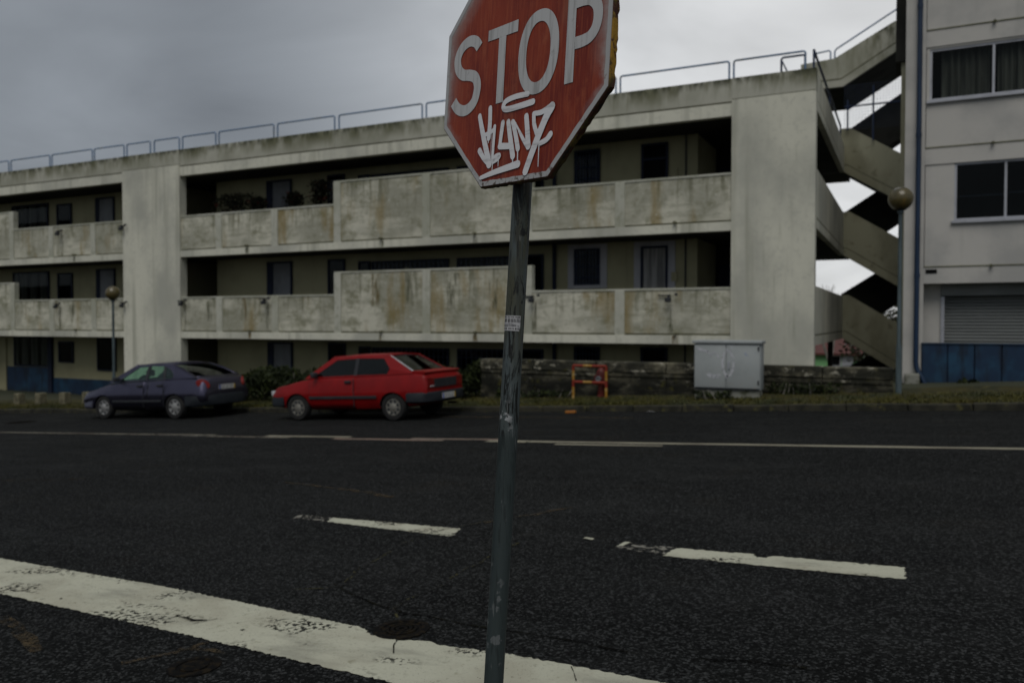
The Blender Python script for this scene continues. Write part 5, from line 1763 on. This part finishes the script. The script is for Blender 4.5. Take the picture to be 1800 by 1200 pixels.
# ------------------------------------------------------------------ beyond the staircase
def far_house(x0, x1, y0, y1, zb, ze, zr, wall, label, windows=(), gable_white=False):
    e = empty('house', ((x0 + x1) / 2, y0, zb), label, 'house', 'houses beyond the staircase')
    MB().box(x0, x1, y0, y1, zb, ze).build('wall', wall, e)
    ym = (y0 + y1) / 2
    b = MB()
    o = .35
    b.prism([(x0 - o, y0 - o, ze - .12), (x0 - o, ym, zr), (x0 - o, y1 + o, ze - .12), (x0 - o, y1 + o, ze + .0), (x0 - o, ym, zr + .14), (x0 - o, y0 - o, ze + .02)], (x1 - x0 + 2 * o, 0, 0))
    b.prism([(x0, y0, ze), (x0, ym, zr - .05), (x0, y1, ze)], (.2, 0, 0)).prism([(x1 - .2, y0, ze), (x1 - .2, ym, zr - .05), (x1 - .2, y1, ze)], (.2, 0, 0))
    rf = b.build('roof', m_tile, e)
    if gable_white:
        MB().prism([(x1 + o, y0 - o, ze - .16), (x1 + o, ym, zr - .04), (x1 + o, ym, zr + .18), (x1 + o, y0 - o, ze + .06)], (.12, 0, 0)).build('verge_board', m_white, rf)
    MB().box(x1 - 1.4, x1 - .9, ym - .3, ym + .3, zr - .9, zr + .6).build('chimney', m_block, rf)
    for a, b_, c, d, m in windows:
        w = MB().box(a, b_, y0 - .06, y0 - .005, c, d).build('window', m_white, e)
        MB().box(a + .08, b_ - .08, y0 - .09, y0 - .061, c + .08, d - .08).build('pane', m, w)


far_house(-13.0, -3.1, 60, 68, -6.0, -.62, .55, m_green, 'green rendered house with red tiled roof seen under the lowest stair landing',
          [(-4.75, -4.15, -1.5, -.75, m_dark), (-4.1, -3.4, -1.5, -.75, m_alu), (-7.0, -6.0, -1.6, -.7, m_dark)])
far_house(-9.5, -4.6, 76, 84, -6.5, .1, 1.15, m_white, 'white gabled house with red roof behind the green house', [], True)


def bare_tree(x, y, zb, h, label, spread=.5, depth=5):
    e = empty('bare_tree', (x, y, zb), label, 'tree', 'bare trees beyond the staircase')
    tr, br = MB(), MB()

    def grow(p, d, L, r, k):
        q = p + d * L
        (tr if k == depth else br).cyl(p, q, r, r * .65, n=6 if k > 2 else 4, caps=False)
        if k == 0:
            return
        for _ in range(3 if k > 2 else 4):
            nd = (d + Vector((random.gauss(0, spread), random.gauss(0, spread), random.gauss(.1, spread * .6)))).normalized()
            grow(q, nd, L * random.uniform(.6, .8), r * .6, k - 1)
    grow(Vector((x, y, zb)), Vector((0, 0, 1)), h * .32, h * .022, depth)
    tr.build('trunk', m_twig, e, 40)
    tag(br.build('crown', m_twig, e), kind='stuff')


bare_tree(-4.2, 52, -3.4, 7.3, 'faint bare tree top showing in the lowest big gap of the staircase')


def bush_tree(x, y, zb, r, h, label, n=2600):
    e = empty('bushy_tree', (x, y, zb), label, 'tree', 'bushy trees beyond the staircase')
    MB().cyl((x, y, zb - .2), (x, y, zb + h * .6), .16, .08, n=8).build('trunk', m_twig, e, 40)
    d = RNG.normal(size=(n, 3))
    d /= np.linalg.norm(d, axis=1)[:, None]
    q = d * (RNG.uniform(.2, 1, n) ** .5)[:, None] * np.array([r, r, h * .42])
    q *= (1 + .25 * np.sin(d[:, :1] * 7) * np.cos(d[:, 2:] * 6))
    leaves('crown', m_bushfar, q + np.array([x, y, zb + h * .6]), .22, e)


bush_tree(-1.0, 38, -2.4, 1.8, 5.6, 'pale mottled bush behind the right-hand stair flights beside the pier')
bush_tree(1.9, 42, -2.6, 2.2, 5.8, 'mottled bush farther behind the staircase, hidden mostly by the pale building')

# ------------------------------------------------------------------ the stop sign
pole_a, pole_b = Vector((-1.084, 2.032, 0.0)), Vector((-.9985, 2.2052, 2.62))
pdir = (pole_b - pole_a).normalized()
pbase = pole_a + pdir * (.02)
SG = empty('stop_sign', pbase, 'weathered red octagonal STOP sign with white graffiti tag on a leaning grey pole', 'stop sign')
pole = MB().cyl(pole_a - pdir * .25, pole_b, .0282, n=40).build('pole', m_pole, SG, 40)
# sticker with rows of tiny unreadable print, wrapped on the pole
ax_x = Vector((0.8988, 0.4384, 0))
side = (ax_x - pdir * ax_x.dot(pdir)).normalized()
front = pdir.cross(side)
if front.y > 0:
    front = -front


def on_pole(a, s, r):
    return pole_a + pdir * s + side * (r * math.sin(a)) + front * (r * math.cos(a))


s0, s1 = 1.545, 1.585


def wrap(mb, a0, a1, z0, z1, r, n=14):
    b = len(mb.v)
    for i in range(n + 1):
        a = a0 + (a1 - a0) * i / n
        mb.v += [tuple(on_pole(a, z0, r)), tuple(on_pole(a, z1, r))]
    mb.f += [(b + 2 * i, b + 2 * i + 2, b + 2 * i + 3, b + 2 * i + 1) for i in range(n)]


mb = MB()
wrap(mb, -1.5, .62, s0 + .002, s1, .0288)
wrap(mb, -1.5, .54, s0 - .004, s0 + .0019, .0288)
st_o = mb.build('sticker', m_sticker, pole)
mb = MB()
for row, (za, zb_, pitch) in enumerate(((.0335, .0385, .10), (.0205, .0305, .15), (.0140, .0150, 2.2), (.0085, .0125, .11), (-.001, .005, .17))):
    a = -1.45
    while a < .55:
        wd = pitch * random.uniform(.35, .75)
        if random.random() < .86:
            wrap(mb, a, min(a + wd, .58), s0 + za, s0 + zb_, .0291, 2 if pitch < 1 else 14)
        a += pitch
mb.build('print', m_ink, st_o)

# plate frame: u to the right, v up, n towards the viewer's side
Rz = Matrix.Rotation(-0.40312382, 4, 'Z') @ Matrix.Rotation(-0.05487447, 4, 'X') @ Matrix.Rotation(0.02585803, 4, 'Y')
TS = Matrix.Translation((-1.00101802, 2.10271999, 2.31063804)) @ Rz
plate_e = MB()
Wd = .70
hw = Wd / 2
q = hw * math.tan(math.pi / 8)


def octo(s, y):
    h_, q_ = hw * s, q * s
    return [(q_, y, -h_), (h_, y, -q_), (h_, y, q_), (q_, y, h_), (-q_, y, h_), (-h_, y, q_), (-h_, y, -q_), (-q_, y, -h_)]


def sign_part(mb, name, m, parent, smooth=None):
    ob = bpy.data.objects.new(name, mb.mesh(name, m, smooth))
    COL.objects.link(ob)
    ob.parent = parent
    base = Vector((0, 0, 0))
    pp_ = parent
    while pp_ is not None:
        base += pp_.location
        pp_ = pp_.parent
    return ob, base


# sign plate is an object with its own frame, its marks are sub-parts in that frame
b = MB()
o1 = octo(1.0, 0)
n = 8
b.v = octo(1.0, 0.0) + octo(1.0, .0025)
b.f = [tuple(range(8)), tuple(range(15, 7, -1))] + [(i, i + 8, (i + 1) % 8 + 8, (i + 1) % 8) for i in range(8)]
sp_o, base = sign_part(b, 'sign_plate', m_red, SG)
sp_o.matrix_local = Matrix.Translation(-base) @ TS
bm = bmesh.new()
bm.from_mesh(sp_o.data)
bmesh.ops.recalc_face_normals(bm, faces=bm.faces[:])
bm.to_mesh(sp_o.data)
bm.free()


def on_sign(mb, name, m, smooth=None):
    ob = bpy.data.objects.new(name, mb.mesh(name, m, smooth))
    COL.objects.link(ob)
    ob.parent = sp_o
    return ob


# folded, corroded rim
b = MB()
jit = []
ring = []
for s, y in ((1.0, .0), (1.010, .003), (1.011, .019), (.985, .021), (.985, .006)):
    pts = octo(s, y)
    for i in range(8):
        a, c = Vector(pts[i]), Vector(pts[(i + 1) % 8])
        for k in range(24):
            p = a.lerp(c, k / 24)
            if y > 0.015 and k:
                p += Vector((random.uniform(-1, 1), random.uniform(-1.2, 1.2), random.uniform(-1, 1))) * (.0016 if p.z < -.2 or abs(p.x) > .3 else .0008)
            b.v.append(tuple(p))
nr_ = 8 * 24
for k in range(4):
    for i in range(nr_):
        b.f.append((k * nr_ + i, (k + 1) * nr_ + i, (k + 1) * nr_ + (i + 1) % nr_, k * nr_ + (i + 1) % nr_))
on_sign(b, 'folded_rim', m_rust, 40)
# white border band (slightly inside the edge), ragged inner side
b = MB()
outer, inner = octo(.998, -.0008), octo(.957, -.0008)
for i in range(8):
    for k in range(16):
        t = k / 16
        po = Vector(outer[i]).lerp(Vector(outer[(i + 1) % 8]), t)
        pi_ = Vector(inner[i]).lerp(Vector(inner[(i + 1) % 8]), t)
        if k:
            pi_ += Vector((random.uniform(-1, 1), 0, random.uniform(-1, 1))) * .0010
        b.v += [tuple(po), tuple(pi_)]
n = 128
b.f = [(2 * i, 2 * ((i + 1) % n), 2 * ((i + 1) % n) + 1, 2 * i + 1) for i in range(n)]
on_sign(b, 'white_border', m_signedge)
fs = lambda u, v: (u, -.0016, v)


def letter(polys, name):
    mb = MB()
    for poly in polys:
        bb = len(mb.v)
        mb.v += [fs(*p) for p in poly]
        mb.f.append(tuple(range(bb, bb + len(poly))))
    return on_sign(mb, name, m_signwhite)


def band(center, w):
    """constant-width flat band with square ends, sampled densely"""
    P = [Vector(p) for p in center]
    Q = []
    for i in range(len(P) - 1):
        p0, p1, p2, p3 = P[max(i - 1, 0)], P[i], P[i + 1], P[min(i + 2, len(P) - 1)]
        for s in range(6):
            t = s / 6
            Q.append(.5 * ((2 * p1) + (-p0 + p2) * t + (2 * p0 - 5 * p1 + 4 * p2 - p3) * t * t + (-p0 + 3 * p1 - 3 * p2 + p3) * t ** 3))
    Q.append(P[-1])
    out = []
    n = len(Q)
    for i in range(n):
        d = (Q[min(i + 1, n - 1)] - Q[max(i - 1, 0)]).normalized()
        nr = Vector((-d.y, d.x)) * w / 2
        out.append((Q[i] + nr, Q[i] - nr))
    return [[out[i][0], out[i + 1][0], out[i + 1][1], out[i][1]] for i in range(n - 1)]


S_c = [(-.1887, .0754), (-.2050, .0935), (-.2289, .1030), (-.2543, .1010), (-.2781, .0884), (-.2935, .0663), (-.2936, .0425), (-.2835, .0220), (-.2624, .0060), (-.2318, -.0010), (-.2057, -.0105), (-.1915, -.0282),
       (-.1880, -.0510), (-.1985, -.0840), (-.2224, -.1022), (-.2513, -.1060), (-.2821, -.0940), (-.3049, -.0700)]
letter(band(S_c, .0335), 'letter_S')
letter([[(-.1475, .1135), (-.0130, .1143), (-.0130, .0805), (-.0640, .0810), (-.0965, .0810), (-.1475, .0815)], [(-.0965, .0809), (-.0640, .0809), (-.0625, -.1120), (-.0945, -.1120)]], 'letter_T')
oo = []
for i in range(48):
    t0, t1 = 2 * math.pi * i / 48, 2 * math.pi * (i + 1) / 48
    f = lambda t, a, c: (.0785 + a * math.copysign(abs(math.cos(t)) ** .92, math.cos(t)), .0015 + c * math.copysign(abs(math.sin(t)) ** .92, math.sin(t)))
    oo.append([f(t0, .0828, .1170), f(t1, .0828, .1170), f(t1, .0495, .0838), f(t0, .0495, .0838)])
letter(oo, 'letter_O')
pp_ = [[(.1885, .1158), (.2205, .1158), (.2230, -.1107), (.1900, -.1107)]]
bowl = [(.2205, .0995), (.2500, .0995), (.2760, .0930), (.2960, .0730), (.3015, .0450), (.2950, .0160), (.2760, -.0030), (.2500, -.0085), (.2205, -.0085)]
pp_ += band(bowl, .0325)
letter(pp_, 'letter_P')

# graffiti tag in white marker
G_ = [([(.0467, -.1094), (-.0043, -.1072), (-.045, -.1121), (-.0576, -.1236), (-.0529, -.1343), (-.0313, -.138), (.0204, -.1372), (.0702, -.135)], (.012, .014)),
      ([(-.1665, -.1363), (-.1554, -.1677), (-.1371, -.2161), (-.1196, -.2589), (-.1088, -.2875)], (.013, .019)), ([(-.1575, -.2413), (-.1322, -.27), (-.1102, -.2893)], (.015, .008)),
      ([(-.1179, -.1207), (-.1156, -.1638), (-.1178, -.2088)], (.013, .014)), ([(-.1444, -.1984), (-.1190, -.1945), (-.0944, -.1882)], (.010, .010)), ([(-.1183, -.2037), (-.1181, -.2229)], (.004, .003)),
      ([(-.0921, -.1785), (-.0936, -.2223), (-.0949, -.2771)], (.010, .009)), ([(-.104, -.1815), (-.1045, -.2223), (-.1035, -.2771)], (.0015, .0015)), ([(-.0947, -.2796), (-.0809, -.2674), (-.0624, -.2663), (-.0707, -.2766), (-.0913, -.2826)], (.010, .010)),
      ([(-.0925, -.2774), (-.0929, -.3074)], (.004, .003)), ([(-.0662, -.2757), (-.0665, -.298)], (.004, .002)), ([(-.0555, -.1734), (-.0601, -.2072), (-.0633, -.2389)], (.013, .011)),
      ([(-.0632, -.2404), (-.0430, -.2430), (-.0217, -.2456)], (.015, .014)), ([(-.031, -.1748), (-.0197, -.2181), (-.003, -.2767)], (.013, .016)), ([(-.0031, -.2788), (-.0013, -.2994)], (.004, .004)),
      ([(-.0113, -.1779), (.0059, -.2218), (.0175, -.2581)], (.012, .014)), ([(.0175, -.2621), (.0193, -.2985)], (.0045, .004)), ([(-.0071, -.1752), (.0292, -.2204), (.063, -.2624)], (.005, .007)), ([(.002, -.1830), (.0292, -.2290), (.058, -.2650)], (.004, .004)),
      ([(.0464, -.1714), (.0545, -.2146), (.0613, -.2573)], (.014, .016)), ([(.0774, -.1697), (.081, -.1984), (.0936, -.2258)], (.011, .012)), ([(.0773, -.1692), (.1093, -.1705), (.1487, -.1596)], (.010, .014)),
      ([(.1489, -.1617), (.1275, -.1881), (.1049, -.2275), (.0823, -.2702), (.0549, -.3277)], (.020, .017)), ([(.1498, -.2367), (.1345, -.2495), (.1093, -.256)], (.014, .011)), ([(.1059, -.2606), (.1072, -.3191)], (.004, .0025)),
      ([(-.1452, -.3234), (-.0766, -.3131), (.0215, -.3021)], (.009, .017))]
mb = MB()
for i, (pts, w) in enumerate(G_):
    lay = -.0024 - .0004 * i / len(G_) * 2
    k_ = 1.28 if min(w) > .0045 else 1.05
    stroke_quads(mb, pts, (w[0] * k_, w[1] * k_), lambda u, v, lay=lay: (u, lay, v))
on_sign(mb, 'graffiti_tag', m_graf)
# clamps at the back
for s in (2.15, 2.42):
    c = pole_a + pdir * s
    MB().lathe([(.0284, -.018), (.033, -.018), (.033, .018), (.0284, .018)], c, 24, pdir).build('clamp', m_bumper, SG, 40)
    f_ = Vector((-.3917, -.9185, .0548))
    MB().cyl(c + f_ * .028, c + f_ * .046, .008, n=8).build('clamp_bolt', m_bumper, SG, 40)

# flip any flat mark that faces into the plate
for ob in bpy.data.objects:
    if ob.parent is sp_o and ob.type == 'MESH' and ob.name.split('.')[0] in ('letter_S', 'letter_T', 'letter_O', 'letter_P', 'graffiti_tag', 'white_border', 'bleached_fringe'):
        for p in ob.data.polygons:
            if p.normal.y > 0:
                p.flip()
        ob.data.update()
